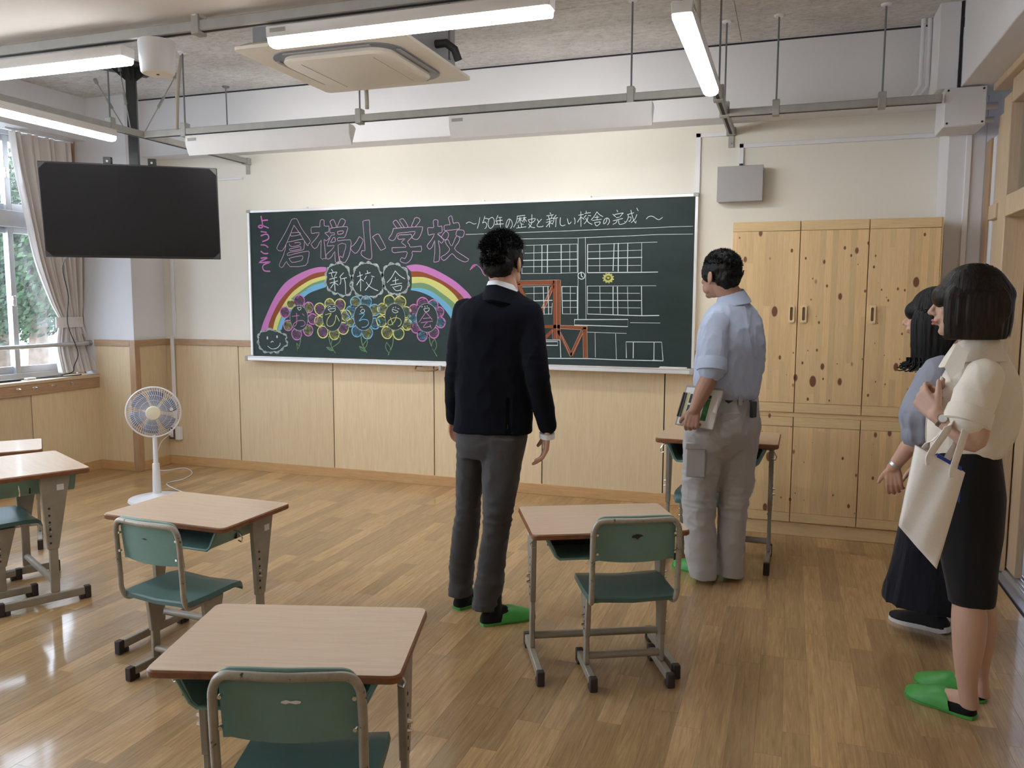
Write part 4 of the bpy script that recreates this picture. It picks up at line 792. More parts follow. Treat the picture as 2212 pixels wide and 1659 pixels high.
MB().box(4.968, 5.167, -.615, -.605, 2.388, 2.589).build('lid', M_white, jx, bev=.002)
for x in (4.982, 5.153):
    for z in (2.402, 2.576): MB().tube([(x, -.618, z), (x, -.612, z)], .006, 10).build('screw', M_black, jx)
MB().tube([(5.17, -.52, 2.50), (5.24, -.52, 2.50)], .020, 12).tube([(5.17, -.45, 2.44), (5.24, -.45, 2.44)], .018, 12).build('pipe_stub', M_alu, jx)
ou = thing('wall_outlet', 'surface mounted outlet with a brown plate and a plug low in the corner', 'outlet', (-.79, -.03, .27))
MB().box(-.855, -.745, -.055, -.014, .222, .335).build('back_box', M_whitep, ou, bev=.003)
MB().box(-.852, -.79, -.060, -.055, .226, .331).build('plate', plain('brown outlet plate', (.10, .06, .045), .4), ou, bev=.001)
MB().box(-.838, -.806, -.064, -.060, .245, .315).build('socket', M_whitep, ou, bev=.001)
MB().box(-.835, -.812, -.090, -.064, .262, .285).build('plug', M_whitep, ou, bev=.003)

# ============================================================ FAN
fx, fy = -.018, -1.13
fan = thing('standing_fan', 'white standing fan with smoky blue blades in front of the panelled corner', 'fan', (fx, fy, 0))
MB().lathe([(0, .0), (.185, .0), (.195, .012), (.19, .026), (.15, .036), (.05, .045), (.03, .06), (0, .06)], (fx, fy, 0), 40).build('base', M_whitep, fan)
MB().lathe([(0, .05), (.030, .05), (.024, .27), (.023, .275), (0, .275)], (fx, fy, 0), 24).build('lower_column', M_whitep, fan)
MB().lathe([(0, .27), (.017, .27), (.015, .47), (0, .48)], (fx, fy, 0), 24).build('upper_column', M_whitep, fan)
hd = Vector((fx, fy, .645)); fd = Vector((.62, -.76, -.06)).normalized(); fr_ = Vector((.76, .62, 0)).normalized(); fu = fr_.cross(fd)
if fu.z < 0: fu = -fu
FM = Matrix(((fr_.x, fd.x, fu.x, hd.x), (fr_.y, fd.y, fu.y, hd.y), (fr_.z, fd.z, fu.z, hd.z), (0, 0, 0, 1)))   # local y = forward
FR = .178
m = MB().tube([(0, -.10, 0), (0, -.02, 0)], [.05, .062], 20).tube([(0, -.10, -.0), (0, -.15, 0)], [.05, .03], 20).tube([(0, -.06, -.05), (0, -.06, -.16)], .02, 14).xf(FM); m.build('motor_housing', M_whitep, fan)
g = MB(); rim = [(FR * cos(2 * pi * k / 48), .02, FR * sin(2 * pi * k / 48)) for k in range(49)]
g.tube(rim, .006, 8); g.xf(FM); g.build('guard_rim', M_whitep, fan)
g = MB()
for k in range(64):
    a = 2 * pi * k / 64; pts = []
    for t in (0, .3, .6, .85, 1):
        r = .048 + (FR - .048) * t; b = a + .35 * t; pts.append((r * cos(b), .055 - .035 * t * t, r * sin(b)))
    g.tube(pts, .0013, 4, cap=False)
    pts = [(r * cos(a), -.02 - .02 * (1 - (r / FR) ** 2), r * sin(a)) for r in (.05, .11, .15, FR)]; pts[-1] = (FR * cos(a), .015, FR * sin(a)); g.tube(pts, .0009, 4, cap=False)
for r in (.09, .125, .155): g.tube([(r * cos(2 * pi * k / 36), .052 - .033 * ((r - .048) / (FR - .048)) ** 2, r * sin(2 * pi * k / 36)) for k in range(37)], .0011, 4, cap=False)
go = g.xf(FM).build('guard_wires', M_whitep, fan); go['kind'] = 'stuff'
for k in range(6):
    a0 = 2 * pi * k / 6 + .35; V = []
    for i in range(7):
        r = .03 + .125 * i / 6; hw = .30 + .16 * sin(pi * i / 6 * .9) 
        for j in range(5):
            b = a0 + hw * (j / 4 - .5) * 2 * (.9 if i else .6); V.append((r * cos(b), .012 + .018 * (j / 4 - .5), r * sin(b)))
    mb = MB().add(V, [(i * 5 + j, i * 5 + j + 1, (i + 1) * 5 + j + 1, (i + 1) * 5 + j) for i in range(6) for j in range(4)]).xf(FM)
    bo = mb.build('blade', M_blade, fan, fix=False); sm = bo.modifiers.new('t', 'SOLIDIFY'); sm.thickness = .002
MB().lathe([(0, 0), (.049, 0), (.050, .006), (.044, .014), (0, .018)], (0, 0, 0), 32).xf(FM @ Matrix.Translation(Vector((0, .048, 0))) @ Matrix.Rotation(-pi / 2, 4, 'X')).build('hub_cap', M_cream_cap, fan)
MB().lathe([(0, 0), (.012, 0), (.012, .004), (0, .004)], (0, 0, 0), 20).xf(FM @ Matrix.Translation(Vector((.118, .042, .02))) @ Matrix.Rotation(-pi / 2, 4, 'X')).build('badge', M_whitep, fan)
fc = MB().tube(catmull([Vector(v) for v in ((-.823, -.09, .272), (-.86, -.16, .20), (-.80, -.30, .04), (-.72, -.30, .006), (-0.618,-0.16,0.006), (-0.415,-0.303,0.006), (-0.328,-0.513,0.006), (-0.32,-0.701,0.006), (fx + .10, fy + .21, .006), (fx + .05, fy + .197, .010))], 10), .0035, 8).build('fan_cord', M_whitep); tag(fc, 'white fan cord curling over the floor to the corner outlet', 'cord')

# ============================================================ CABINET
cb = thing('storage_cabinet', 'tall knotty pine cabinet with three tall doors above three lower doors', 'cabinet', (4.43, -.01, 0))
KX0, KX1, KY = 3.862, 5.003, -.53
xs = [KX0, 4.252, 4.628, KX1]
MB().box(KX0 + .002, KX1 - .002, KY + .024, -.03, .0, 1.905).build('carcass', M_pinerail, cb, bev=.002)
MB().box(KX0 + .0, KX1, KY + .012, KY + .03, 0, .082).build('plinth', M_pinerail, cb, bev=.002)
for i in range(3):
    a, b = xs[i] + .0025, xs[i + 1] - .0025
    for (z0, z1, up) in ((.765, 1.908, True), (.088, .735, False)):
        d = MB().box(a, b, KY, KY + .022, z0 + .058, z1 - .058).build('door', M_pine, cb, bev=.001)
        MB().box(a, b, KY - .0015, KY + .022, z1 - .056, z1).build('door_rail', M_pinerail, d, bev=.001)
        MB().box(a, b, KY - .0015, KY + .022, z0, z0 + .056).build('door_rail', M_pinerail, d, bev=.001)
        if up:
            hx = (b - .032) if i == 0 else (a + .032); hz = 1.36
            h = MB()
            h.loops([[(hx + (.017 * sx), KY - .010, hz + .052 * sz) for sx, sz in q] for q in [[(-1, -1), (1, -1), (1, 1), (-1, 1)]]] if False else [rr for rr in ([(x, KY - .0015, z) for x, z, _ in [(p[0], p[1], 0) for p in rrect(hx - .017, hx + .017, hz - .052, hz + .052, .008, 0)]], [(p[0], KY - .012, p[1]) for p in rrect(hx - .017, hx + .017, hz - .052, hz + .052, .008, 0)], [(p[0], KY - .012, p[1]) for p in rrect(hx - .008, hx + .008, hz - .040, hz + .040, .0075, 0)], [(p[0], KY - .004, p[1]) for p in rrect(hx - .008, hx + .008, hz - .040, hz + .040, .0075, 0)])])
            h.build('handle', MATS.get('pale handle wood') or plain('pale handle wood', (.86, .68, .40), .45), d)
            MB().loops([[(p[0], KY - .0042, p[1]) for p in rrect(hx - .0082, hx + .0082, hz - .0402, hz + .0402, .0075, 0)], [(p[0], KY - .0052, p[1]) for p in rrect(hx - .0082, hx + .0082, hz - .0402, hz + .0402, .0075, 0)]]).build('handle_recess_shade', MATS.get('painted recess shade') or plain('painted recess shade', (.22, .12, .055), .7), d)  # plate in the shallow slot, its shade put into the dark colour
        elif i < 3:
            pass
MB().box(KX0 + .001, KX1 - .001, KY + .008, KY + .024, .737, .763).build('middle_rail', M_pinerail, cb)
MB().box(KX1 - .001, KX1 + .006, KY + .002, -.03, 0, 1.908).build('side_panel', M_pinerail, cb, bev=.001)

# ============================================================ DESKS AND CHAIRS
def make_desk(h=.585, W=.60, D=.42):
    t = thing('school_desk', 'x', 'desk')
    B = dict(world=False)
    def top(z0, z1, ins, r): return [rrect(-W / 2 + ins, W / 2 - ins, -D / 2 + ins, D / 2 - ins, r, z) for z in (z0, z1)]
    tp = MB().loops([rrect(-W / 2 + .004, W / 2 - .004, -D / 2 + .004, D / 2 - .004, .022, h - .004), rrect(-W / 2 + .004, W / 2 - .004, -D / 2 + .004, D / 2 - .004, .022, h)]).build('tabletop', M_top, t, **B)
    MB().loops([rrect(-W / 2 + .005, W / 2 - .005, -D / 2 + .005, D / 2 - .005, .022, h - .022), rrect(-W / 2, W / 2, -D / 2, D / 2, .025, h - .018), rrect(-W / 2, W / 2, -D / 2, D / 2, .025, h - .005), rrect(-W / 2 + .004, W / 2 - .004, -D / 2 + .004, D / 2 - .004, .022, h - .0015)]).build('edge_trim', M_edge, tp, **B)
    # book tray (opens towards -y)
    wt, wb, zt, zb = .235, .205, h - .023, h - .105; y0, y1 = -D / 2 + .035, D / 2 - .05
    tr = MB(); e = .004
    def sec(y, o=0): return [(-wt + o, y, zt), (-wb + o, y, zb + o + .012), (-wb + .014 + o, y, zb + o), (wb - .014 - o, y, zb + o), (wb - o, y, zb + o + .012), (wt - o, y, zt)]
    A, Bc = sec(y0), sec(y1); a2, b2 = sec(y0, e), sec(y1, e)
    n = 6; vs = A + Bc + a2 + b2; fs = []
    for i in range(5): fs += [(i, i + 1, n + i + 1, n + i), (2 * n + i + 1, 2 * n + i, 3 * n + i, 3 * n + i + 1), (i + 1, i, 2 * n + i, 2 * n + i + 1)]
    fs += [tuple(range(n, 2 * n)), tuple(range(4 * n - 1, 3 * n - 1, -1))]
    tr.add(vs, fs); tr.tube([(-wt - .006, y0, zt - .004), (-wb - .002, y0, zb + .012), (-wb + .014, y0, zb), (wb - .014, y0, zb), (wb + .002, y0, zb + .012), (wt + .006, y0, zt - .004)], .005, 8)
    tr.box(-wt - .02, -wt + .01, y0, y1, zt - .008, zt).box(wt - .01, wt + .02, y0, y1, zt - .008, zt)
    tr.build('book_tray', M_green, t, fix=False, **B)
    MB().box(-wt + .02, wt - .02, y0 + .14, y0 + .145, zb + .01, zt).build('tray_shade', M_dark, t, **B)  # dark sheet partway in, standing for the shade inside the tray
    for s_ in (-1, 1):
        x = s_ * .262; yl = .05
        lg = MB()
        lg.hexa([(x - .011, yl - .035, h * .42), (x + .011, yl - .035, h * .42), (x + .011, yl + .012, h * .42), (x - .011, yl + .012, h * .42),
                 (x - .011, yl - .055, h - .022), (x + .011, yl - .055, h - .022), (x + .011, yl + .075, h - .022), (x - .011, yl + .075, h - .022)])
        lo = lg.build('upper_leg', M_enamel, t, bev=.003, **B)
        for k in range(6): MB().tube([(x + s_ * .0105, yl - .022, h * .47 + k * .030), (x + s_ * .0122, yl - .022, h * .47 + k * .030)], .005, 8).build('peg_hole', M_dark, lo, **B)
        for k in (1.5, 2.6): MB().tube([(x + s_ * .011, yl - .022, h * .50 + k * .022), (x + s_ * .024, yl - .022, h * .50 + k * .022)], [.008, .005], 8).build('bolt', M_chrome, lo, **B)
        MB().box(*sorted((x + s_ * .0112, x + s_ * .0122)), yl + .015, yl + .045, h - .085, h - .060).build('sticker', M_whitep, lo, **B)
        MB().box(x - .009, x + .009, yl - .030, yl + .008, .055, h * .55).build('lower_leg', M_enamel, t, bev=.003, **B)
        ft = MB().box(x - .012, x + .012, -.195, .185, .018, .052).build('foot_bar', M_enamel, t, bev=.003, **B)
        for y, sg in ((-.20, 1), (.19, -1)):
            c = MB().box(x - .0145, x + .0145, min(y, y + sg * .028), max(y, y + sg * .028), 0, .056)
            c.box(x - .0145, x + .0145, min(y + sg * .028, y + sg * .05), max(y + sg * .028, y + sg * .05), 0, .020)
            c.build('foot_cap', M_rubber, ft, bev=.003, **B)
        MB().tube([(s_ * .245, -.09, h - .04), (s_ * .275, -.09, h - .045), (s_ * .29, -.09, h - .07), (s_ * .285, -.09, h - .085), (s_ * .27, -.09, h - .08)], .003, 6).build('bag_hook', M_chrome, t, **B)
    MB().tube([(-.262, .04, .10), (.262, .04, .10)], .015, 12).build('cross_bar', M_enamel, t, **B)
    return t
def make_chair():
    t = thing('school_chair', 'x', 'chair'); B = dict(world=False)
    hs, hb = .364, .648
    # seat: curved green shell
    def seat_sec(y, dz, ins): return [(-.172 + ins, y, hs - .022 + dz), (-.168 + ins, y, hs - .004 + dz), (-.12, y, hs + dz - .006), (0, y, hs + dz - .012), (.12, y, hs + dz - .006), (.168 - ins, y, hs - .004 + dz), (.172 - ins, y, hs - .022 + dz), (.12, y, hs - .020 + dz), (0, y, hs - .026 + dz), (-.12, y, hs - .020 + dz)]
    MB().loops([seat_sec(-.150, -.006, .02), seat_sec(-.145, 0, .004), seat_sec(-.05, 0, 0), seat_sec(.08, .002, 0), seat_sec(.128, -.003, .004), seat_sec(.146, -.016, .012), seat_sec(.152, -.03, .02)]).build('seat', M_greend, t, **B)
    # backrest shell with bowed lower edge
    V = []; nx_, nz_ = 17, 6
    for side in (0, 1):
        for j in range(nz_):
            for i in range(nx_):
                u = i / (nx_ - 1) * 2 - 1; x = u * .150
                zt = hb - .006 - (.022 * max(0, (abs(u) - .82) / .18) ** 2); zb = hb - .150 - .010 * (1 - u * u) - (.006 if abs(u) > .93 else 0)
                z = zt + (zb - zt) * j / (nz_ - 1); y = -.158 + .014 * (1 - u * u) * -1 + (.035 * (hb - z) / .15 * .5)
                V.append((x, y - (.0 if side else .006), z))
    Fq = []
    q = nx_ * nz_
    for j in range(nz_ - 1):
        for i in range(nx_ - 1):
            a = j * nx_ + i; Fq += [(a, a + 1, a + nx_ + 1, a + nx_), (q + a + 1, q + a, q + a + nx_, q + a + nx_ + 1)]
    for i in range(nx_ - 1): Fq += [(i + 1, i, q + i, q + i + 1), ((nz_ - 1) * nx_ + i, (nz_ - 1) * nx_ + i + 1, q + (nz_ - 1) * nx_ + i + 1, q + (nz_ - 1) * nx_ + i)]
    for j in range(nz_ - 1): Fq += [(j * nx_, (j + 1) * nx_, q + (j + 1) * nx_, q + j * nx_), ((j + 1) * nx_ + nx_ - 1, j * nx_ + nx_ - 1, q + j * nx_ + nx_ - 1, q + (j + 1) * nx_ + nx_ - 1)]
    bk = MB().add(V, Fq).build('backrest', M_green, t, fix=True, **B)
    # tubular frame: from under the seat up, round the back
    P = [(-.145, -.02, hs - .035), (-.150, -.10, hs - .035), (-.156, -.140, hs - .028), (-.160, -.160, hs + .01), (-.160, -.163, hs + .06), (-.160, -.172, hb - .07), (-.155, -.176, hb - .025), (-.135, -.180, hb + .0), (-.09, -.186, hb + .004), (0, -.192, hb + .004)]
    P = P + [(-x, y, z) for x, y, z in reversed(P[:-1])]
    MB().tube(catmull([Vector(v) for v in P], 5), .0105, 10).build('back_frame', M_worn, t, **B)
    MB().tube(catmull([Vector(v) for v in [(-.150, -.166, hb - .02), (-.132, -.172, hb + .008), (-.09, -.178, hb + .014), (0, -.184, hb + .015), (.09, -.178, hb + .014), (.132, -.172, hb + .008), (.150, -.166, hb - .02)]], 5), .006, 8).build('top_lip', M_green, bk, **B)
    for s_ in (-1, 1):
        x = s_ * .147
        for z in (hb - .05, hb - .12): MB().tube([(s_ * .144, -.166, z), (s_ * .144, -.176, z)], .005, 8).build('rivet', M_chrome, bk, **B)
        lg = MB().hexa([(x - .010, -.045, .16), (x + .010, -.045, .16), (x + .010, .0, .16), (x - .010, .0, .16), (x - .010, -.062, hs - .03), (x + .010, -.062, hs - .03), (x + .010, .045, hs - .03), (x - .010, .045, hs - .03)])
        lo = lg.build('upper_leg', M_enamel, t, bev=.003, **B)
        for k in range(4): MB().tube([(x + s_ * .0095, -.024, .19 + k * .028), (x + s_ * .0112, -.024, .19 + k * .028)], .0045, 8).build('peg_hole', M_dark, lo, **B)
        for k in (.205, .24): MB().tube([(x + s_ * .010, -.024, k), (x + s_ * .021, -.024, k)], [.007, .0045], 8).build('bolt', M_chrome, lo, **B)
        MB().box(x - .0085, x + .0085, -.040, -.004, .05, .24).build('lower_leg', M_enamel, t, bev=.003, **B)
        ft = MB().box(x - .012, x + .012, -.156, .112, .018, .050).build('foot_bar', M_enamel, t, bev=.003, **B)
        for y, sg in ((-.163, 1), (.119, -1)):
            c = MB().box(x - .0145, x + .0145, min(y, y + sg * .028), max(y, y + sg * .028), 0, .054)
            c.box(x - .0145, x + .0145, min(y + sg * .028, y + sg * .048), max(y + sg * .028, y + sg * .048), 0, .018)
            c.build('foot_cap', M_rubber, ft, bev=.003, **B)
    MB().tube([(-.147, -.024, .082), (.147, -.024, .082)], .014, 12).build('cross_bar', M_enamel, t, **B)
    MB().box(-.14, .14, -.06, .05, hs - .036, hs - .024).build('seat_support', M_enamel, t, **B)
    return t
GD, GC = 'school desks with brown edged tops', 'school chairs with green backs'
desk0 = make_desk(); chair0 = make_chair()
def put(src, first, loc, rz, label, group, sc=1):
    o = src if first else copy_tree(src)
    o.location = loc; o.rotation_euler = (0, 0, radians(rz)); o.scale = (sc,) * 3 if not isinstance(sc, tuple) else sc
    o['label'] = label; o['group'] = group; return o
put(desk0, True, (3.055, -3.985, 0), 16, 'nearest school desk, whole pale top in view at the bottom of the picture', GD)
put(desk0, False, (3.53, -2.62, 0), 25.6, 'school desk beside the right foot of the man in the dark jacket', GD)
put(desk0, False, (1.945, -3.025, 0), -2, 'school desk in front of the white standing fan', GD)
w0 = Vector((.885, -.465)); d0 = Vector((.465, .885)); b0 = Vector((1.09, -2.742)); c0 = b0 - w0 * .30 - d0 * .21
put(desk0, False, (c0.x, c0.y, 0), math.degrees(math.atan2(w0.y, w0.x)), 'school desk cut by the left edge of the picture, seen from its side', GD, (1, 1, .64 / .585))
put(desk0, False, (3.865, -1.145, 0), -1, 'taller school desk behind the man in the pale blue shirt', GD, (1.06, .98, .70 / .585))
put(desk0, False, (-.143, -2.33, 0), 49, 'school desk behind the leftmost one, only its pale top and legs showing', GD, 1)
put(chair0, True, (3.177, -4.128, 0), 17.9, 'nearest school chair with a scratched green back, cut by the bottom edge', GC)
put(chair0, False, (3.640, -2.684, 0), 25.6, 'school chair with a dark scuff on its back, at the desk beside the jacketed man', GC)
put(chair0, False, (2.05, -3.24, 0), -5, 'school chair turned from the camera at the desk in front of the fan', GC, .97)
put(chair0, False, (.588, -2.846, 0), math.degrees(math.atan2(w0.y, w0.x)), 'school chair cut by the left edge, only its seat corner and legs showing', GC, 1.06)
put(chair0, False, (3.83, -1.14, 0), 176, 'school chair tucked behind the desk near the cabinet, mostly hidden by the man', GC, 1.08)
def scuff(ch, mat, pts, lab):
    V = [(x, -.1805 + .014 * (x / .15) ** 2 - .0 + .0175 * (.648 - z) / .15, z) for x, z in pts]; n = len(V)
    o = MB().add(V, [tuple(range(n))]).build('scuff_mark', mat, None, smooth=False, fix=False); o.parent = ch; o['label'] = lab
chs = [o for o in COL.objects if o.name.startswith('school_chair')]
scuff(chs[0], M_paper, [(-.012, .590), (-.002, .593), (.008, .590), (.020, .592), (.030, .590), (.028, .585), (.018, .583), (.005, .586), (-.004, .583), (-.014, .586)], 'white scratch')
scuff(chs[1], M_black, [(-.016, .592), (.0, .597), (.018, .595), (.026, .590), (.012, .586), (.004, .576), (-.003, .583), (-.018, .584)], 'dark scuff')
scuff(chs[2], M_black, [(-.030, .588), (-.012, .592), (.005, .587), (-.012, .585)], 'dark scratch')
bf = MB().box(3.68, 3.715, -1.17, -1.02, .396, .51).build('blue_folder', M_blue_p, bev=.002); tag(bf, 'blue folder standing behind the legs of the man in pale trousers', 'folder')

# ============================================================ OUTSIDE
struct(MB().box(-40, XL - .25, -25, 25, -.3, -.2).build('ground_outside', plain('pale ground', (.55, .54, .50), .9)))
ob = MB().box(-14, -12.5, 0, 24, -.2, 2.3).build('white_garden_wall', plain('white render', (.80, .80, .80), .8)); tag(ob, 'bright white wall outside beyond the tree', 'wall')
M_leaf = plain('leaf green', (.030, .065, .022), .6, var=.4, nscale=4); M_bark = plain('bark', (.16, .12, .09), .9, var=.3, nscale=12)
def tree(x, y, h, r, label, seed):
    rd = random.Random(seed); t = thing('garden_tree', label, 'tree', (x, y, -.2))
    MB().limb([(x, y, -.2), (x + .1, y, h * .4), (x - .05, y + .1, h * .8)], [.16, .11, .05]).limb([(x + .1, y, h * .35), (x + .7, y - .3, h * .6)], [.07, .03]).limb([(x + .1, y, h * .45), (x - .6, y + .4, h * .7)], [.07, .03]).build('trunk', M_bark, t)
    mb = MB()
    for k in range(12000):
        a, e = rd.uniform(0, 2 * pi), rd.uniform(-1, 1); q = rd.random() ** .4 * r; ce_ = math.sqrt(1 - e * e)
        c = Vector((x + q * ce_ * cos(a), y + q * ce_ * sin(a), h * .66 + q * e * 1.15)); n_ = Vector((rd.gauss(0, 1), rd.gauss(0, 1), rd.gauss(0, 1))).normalized(); u = n_.orthogonal().normalized() * rd.uniform(.035, .065); v = n_.cross(u) * .5
        mb.add([c - u, c - v, c + u, c + v], [(0, 1, 2, 3)])
    lo = mb.build('leaves', M_leaf, t, fix=False, smooth=False); lo['kind'] = 'stuff'
tree(-6.5, 3.534, 3.3, 1.15, 'leafy green tree outside, filling the window pane beside the curtain', 1)
tree(-8.6, 4.645, 3.4, 1.5, 'leafy green tree outside, further left behind the window frame', 2)

# ============================================================ PEOPLE
def frame(az, tilt=0, pit=0):
    a = radians(az); f = Vector((cos(a), sin(a), 0)); s_ = Vector((-sin(a), cos(a), 0)); u = Vector((0, 0, 1))   # s = the person's left
    if pit: f, u = (f * cos(pit) + u * sin(pit)), (u * cos(pit) - f * sin(pit))
    return f, s_, u
def head(mb, c, fr, k=1.0, female=False):
    f, s_, u = fr; c = Vector(c); ax = (f, s_, u)
    P = lambda a, b, d: c + (f * a + s_ * b + u * d) * k
    E = lambda a, b, d, r: mb.ell(P(a, b, d), tuple(q * k for q in r), ax, 20, 14)
    E(-.006, 0, .028, (.094, .074, .088)); E(.022, 0, -.028, (.070, .061, .082)); E(.040, 0, -.078, (.044, .044, .034))
    E(.070, 0, -.100, (.017, .020, .015)); E(.078, 0, .018, (.012, .046, .012))
    for q in (-1, 1):
        E(.066, q * .033, -.028, (.018, .020, .018)); E(.046, q * .046, -.062, (.024, .013, .030))
        mb.ell(P(-.008, q * .081, -.014), (.021 * k, .008 * k, .033 * k), (f * .95 + s_ * q * -.3, s_ * .95 + f * q * .3, u), 14, 10)
        mb.ell(P(-.004, q * .076, -.036), (.010 * k, .007 * k, .012 * k), ax, 10, 8)
        E(.098, q * .010, -.040, (.010, .008, .007))
    mb.limb([P(.088, 0, .006), P(.099, 0, -.014), P(.110, 0, -.034)], [.0075 * k, .009 * k, .0115 * k], 10, 4)
    E(.088, 0, -.058, (.012, .024, .014))
    E(.095, 0, -.062, (.009, .020, .0055)); E(.092, 0, -.073, (.010, .017, .006))
def eyes(parent, c, fr, k=1.0, brow=True, lips=None):
    f, s_, u = fr; c = Vector(c); P = lambda a, b, d: c + (f * a + s_ * b + u * d) * k
    for q in (-1, 1):
        e = MB().ell(P(.0775, q * .032, -.007), (.0075 * k, .0125 * k, .0052 * k), (f, s_, u), 14, 10).build('eye', MATS['white plastic'], parent)
        MB().ell(P(.0825, q * .032, -.007), (.0035 * k, .0050 * k, .0050 * k), (f, s_, u), 12, 8).build('iris', M_hairk, e)
        if brow: MB().limb([P(.086, q * .016, .012), P(.084, q * .032, .017), P(.072, q * .047, .012)], [.002, .0028, .0015], 8, 4).build('eyebrow', M_hairk, parent)
    if lips:
        MB().limb([P(.092, .017, -.067), P(.1035, 0, -.0625), P(.092, -.017, -.067)], [.0025, .0048, .0025], 8, 4).limb([P(.091, .015, -.069), P(.1025, 0, -.0735), P(.091, -.015, -.069)], [.0025, .005, .0025], 8, 4).build('lips', plain('lip red', lips, .4), parent)
def hand(mb, W, d, n, t, curl=.35, k=1.0, spread=.12, thumb=.6, lead=0):
    """W wrist, d towards the knuckles, n out of the back of the hand, t towards the thumb"""
    W = Vector(W); d = Vector(d).normalized(); t = Vector(t); t = (t - d * t.dot(d)).normalized(); n0 = Vector(n); n = t.cross(d)
    if n.dot(n0) < 0: n = -n
    L = .088 * k
    for i, o in enumerate((.029, .010, -.010, -.028)):
        kn = W + d * (L - (.0, .0, .003, .010)[i] * k) + t * o * k
        mb.limb([W + t * o * .55 * k + d * .0, W + d * L * .5 + t * o * .85 * k, kn], [.013 * k, .0128 * k, .0105 * k], 10, 3)
        sg = ((.040, .024, .020), (.044, .028, .021), (.041, .026, .020), (.032, .020, .018))[i]
        p = kn; dd = (d + t * spread * (o / .029) * .5).normalized(); a = curl * (1 + .18 * i)
        pts = [p]; R_ = [.0098 * k]
        for j, l in enumerate(sg):
            q = a * (.8, 1.25, .9)[j]; dd = (dd * cos(q) - n * sin(q)).normalized(); p = p + dd * l * k; pts.append(p); R_.append((.0088, .0080, .0066)[j] * k)
        mb.limb(pts, R_, 10, 4)
    b = W + d * .018 * k + t * .020 * k; dt = (d * .75 + t * .62 - n * .35 * thumb).normalized(); p1 = b + dt * .042 * k
    dt2 = (dt * .9 - n * .25 * thumb + d * .2).normalized(); p2 = p1 + dt2 * .032 * k; p3 = p2 + (dt2 - n * .2 * thumb - t * .12).normalized() * .026 * k
    mb.limb([b, p1, p2, p3], [.0155 * k, .0125 * k, .0105 * k, .0080 * k], 10, 4)
    mb.ell(W + d * L * .48 - n * .004 * k, (.036 * k, .034 * k, .0135 * k), (d, t, n), 14, 10)
def foot(mb, heel, toe, k=1.0, flat=0, w=1.0, hgt=1.0, z0=0.012):
    heel, toe = Vector(heel), Vector(toe); ax = (toe - heel); Lf = ax.length; ax.normalize(); sd = Vector((-ax.y, ax.x, 0)); L = []
    for t, hw, hh in ((.0, .012, .022), (.03, .024, .036), (.10, .031, .054), (.22, .033, .070), (.36, .034, .064), (.52, .040, .050), (.68, .045, .036), (.82, .043, .026), (.93, .034, .020), (1.0, .014, .012)):
        c = heel + ax * Lf * t; hw *= w; hh *= hgt; l = []
        for q in range(16):
            a = 2 * pi * q / 16; zz = sin(a) * hh if sin(a) > 0 else sin(a) * .010
            l.append(c + sd * hw * cos(a) + Vector((0, 0, z0 + zz)))
        L.append(l)
    return mb.loops(L)
def slipper(parent, heel, toe, mat, w=1.0, name='slipper'):
    heel, toe = Vector((heel[0], heel[1], 0)), Vector((toe[0], toe[1], 0)); ax = (toe - heel); Lf = ax.length; ax.normalize(); sd = Vector((-ax.y, ax.x, 0))
    mb = MB(); sole = [(0, .012), (.02, .026), (.10, .034), (.25, .035), (.4, .036), (.55, .043), (.7, .049), (.84, .046), (.95, .034), (1.0, .014)]
    Ls = []
    for z in (0.001, .012):
        l = [heel + ax * Lf * (-.02 + 1.04 * t) + sd * h * w + Vector((0, 0, z)) for t, h in sole] + [heel + ax * Lf * (-.02 + 1.04 * t) - sd * h * w + Vector((0, 0, z)) for t, h in reversed(sole)]
        Ls.append(l)
    mb.loops(Ls)
    L = []
    for t, hw, hh in ((.42, .043, .018), (.44, .043, .052), (.50, .045, .062), (.60, .050, .056), (.72, .053, .044), (.84, .050, .034), (.94, .038, .026), (1.0, .020, .018), (1.02, .006, .010)):
        c = heel + ax * Lf * t; l = []
        for q in range(18):
            a = 2 * pi * q / 18; zz = sin(a) * hh * 1.04 if sin(a) > 0 else sin(a) * .010
            l.append(c + sd * hw * w * cos(a) - ax * (.03 if t < .5 else 0) * abs(cos(a)) * (1 if sin(a) > -.2 else 0) + Vector((0, 0, .012 + zz)))
        L.append(l)
    mb.loops(L, cap0=True)
    return mb.build(name, mat, parent)
def fold(co, sx, sy, sz, amp, seed=0, p=2.0):
    v = noise.noise(Vector((co.x * sx + seed, co.y * sy - seed, co.z * sz + seed * .7)))
    return -amp * abs(v) ** (1 / p) * 1.0 + amp * .35
def person(name, mb, loc, mat, label, voxel=.0042, sm=3):
    me = remesh(mb, voxel, sm, None, name, .4); me.transform(Matrix.Translation(-Vector(loc))); me.name = name; me.materials.append(mat)
    o = bpy.data.objects.new(name, me); COL.objects.link(o); o.location = loc; MW[o.name] = Matrix.Translation(Vector(loc))
    return tag(o, label, 'person')
def V3(t): return Vector(t)

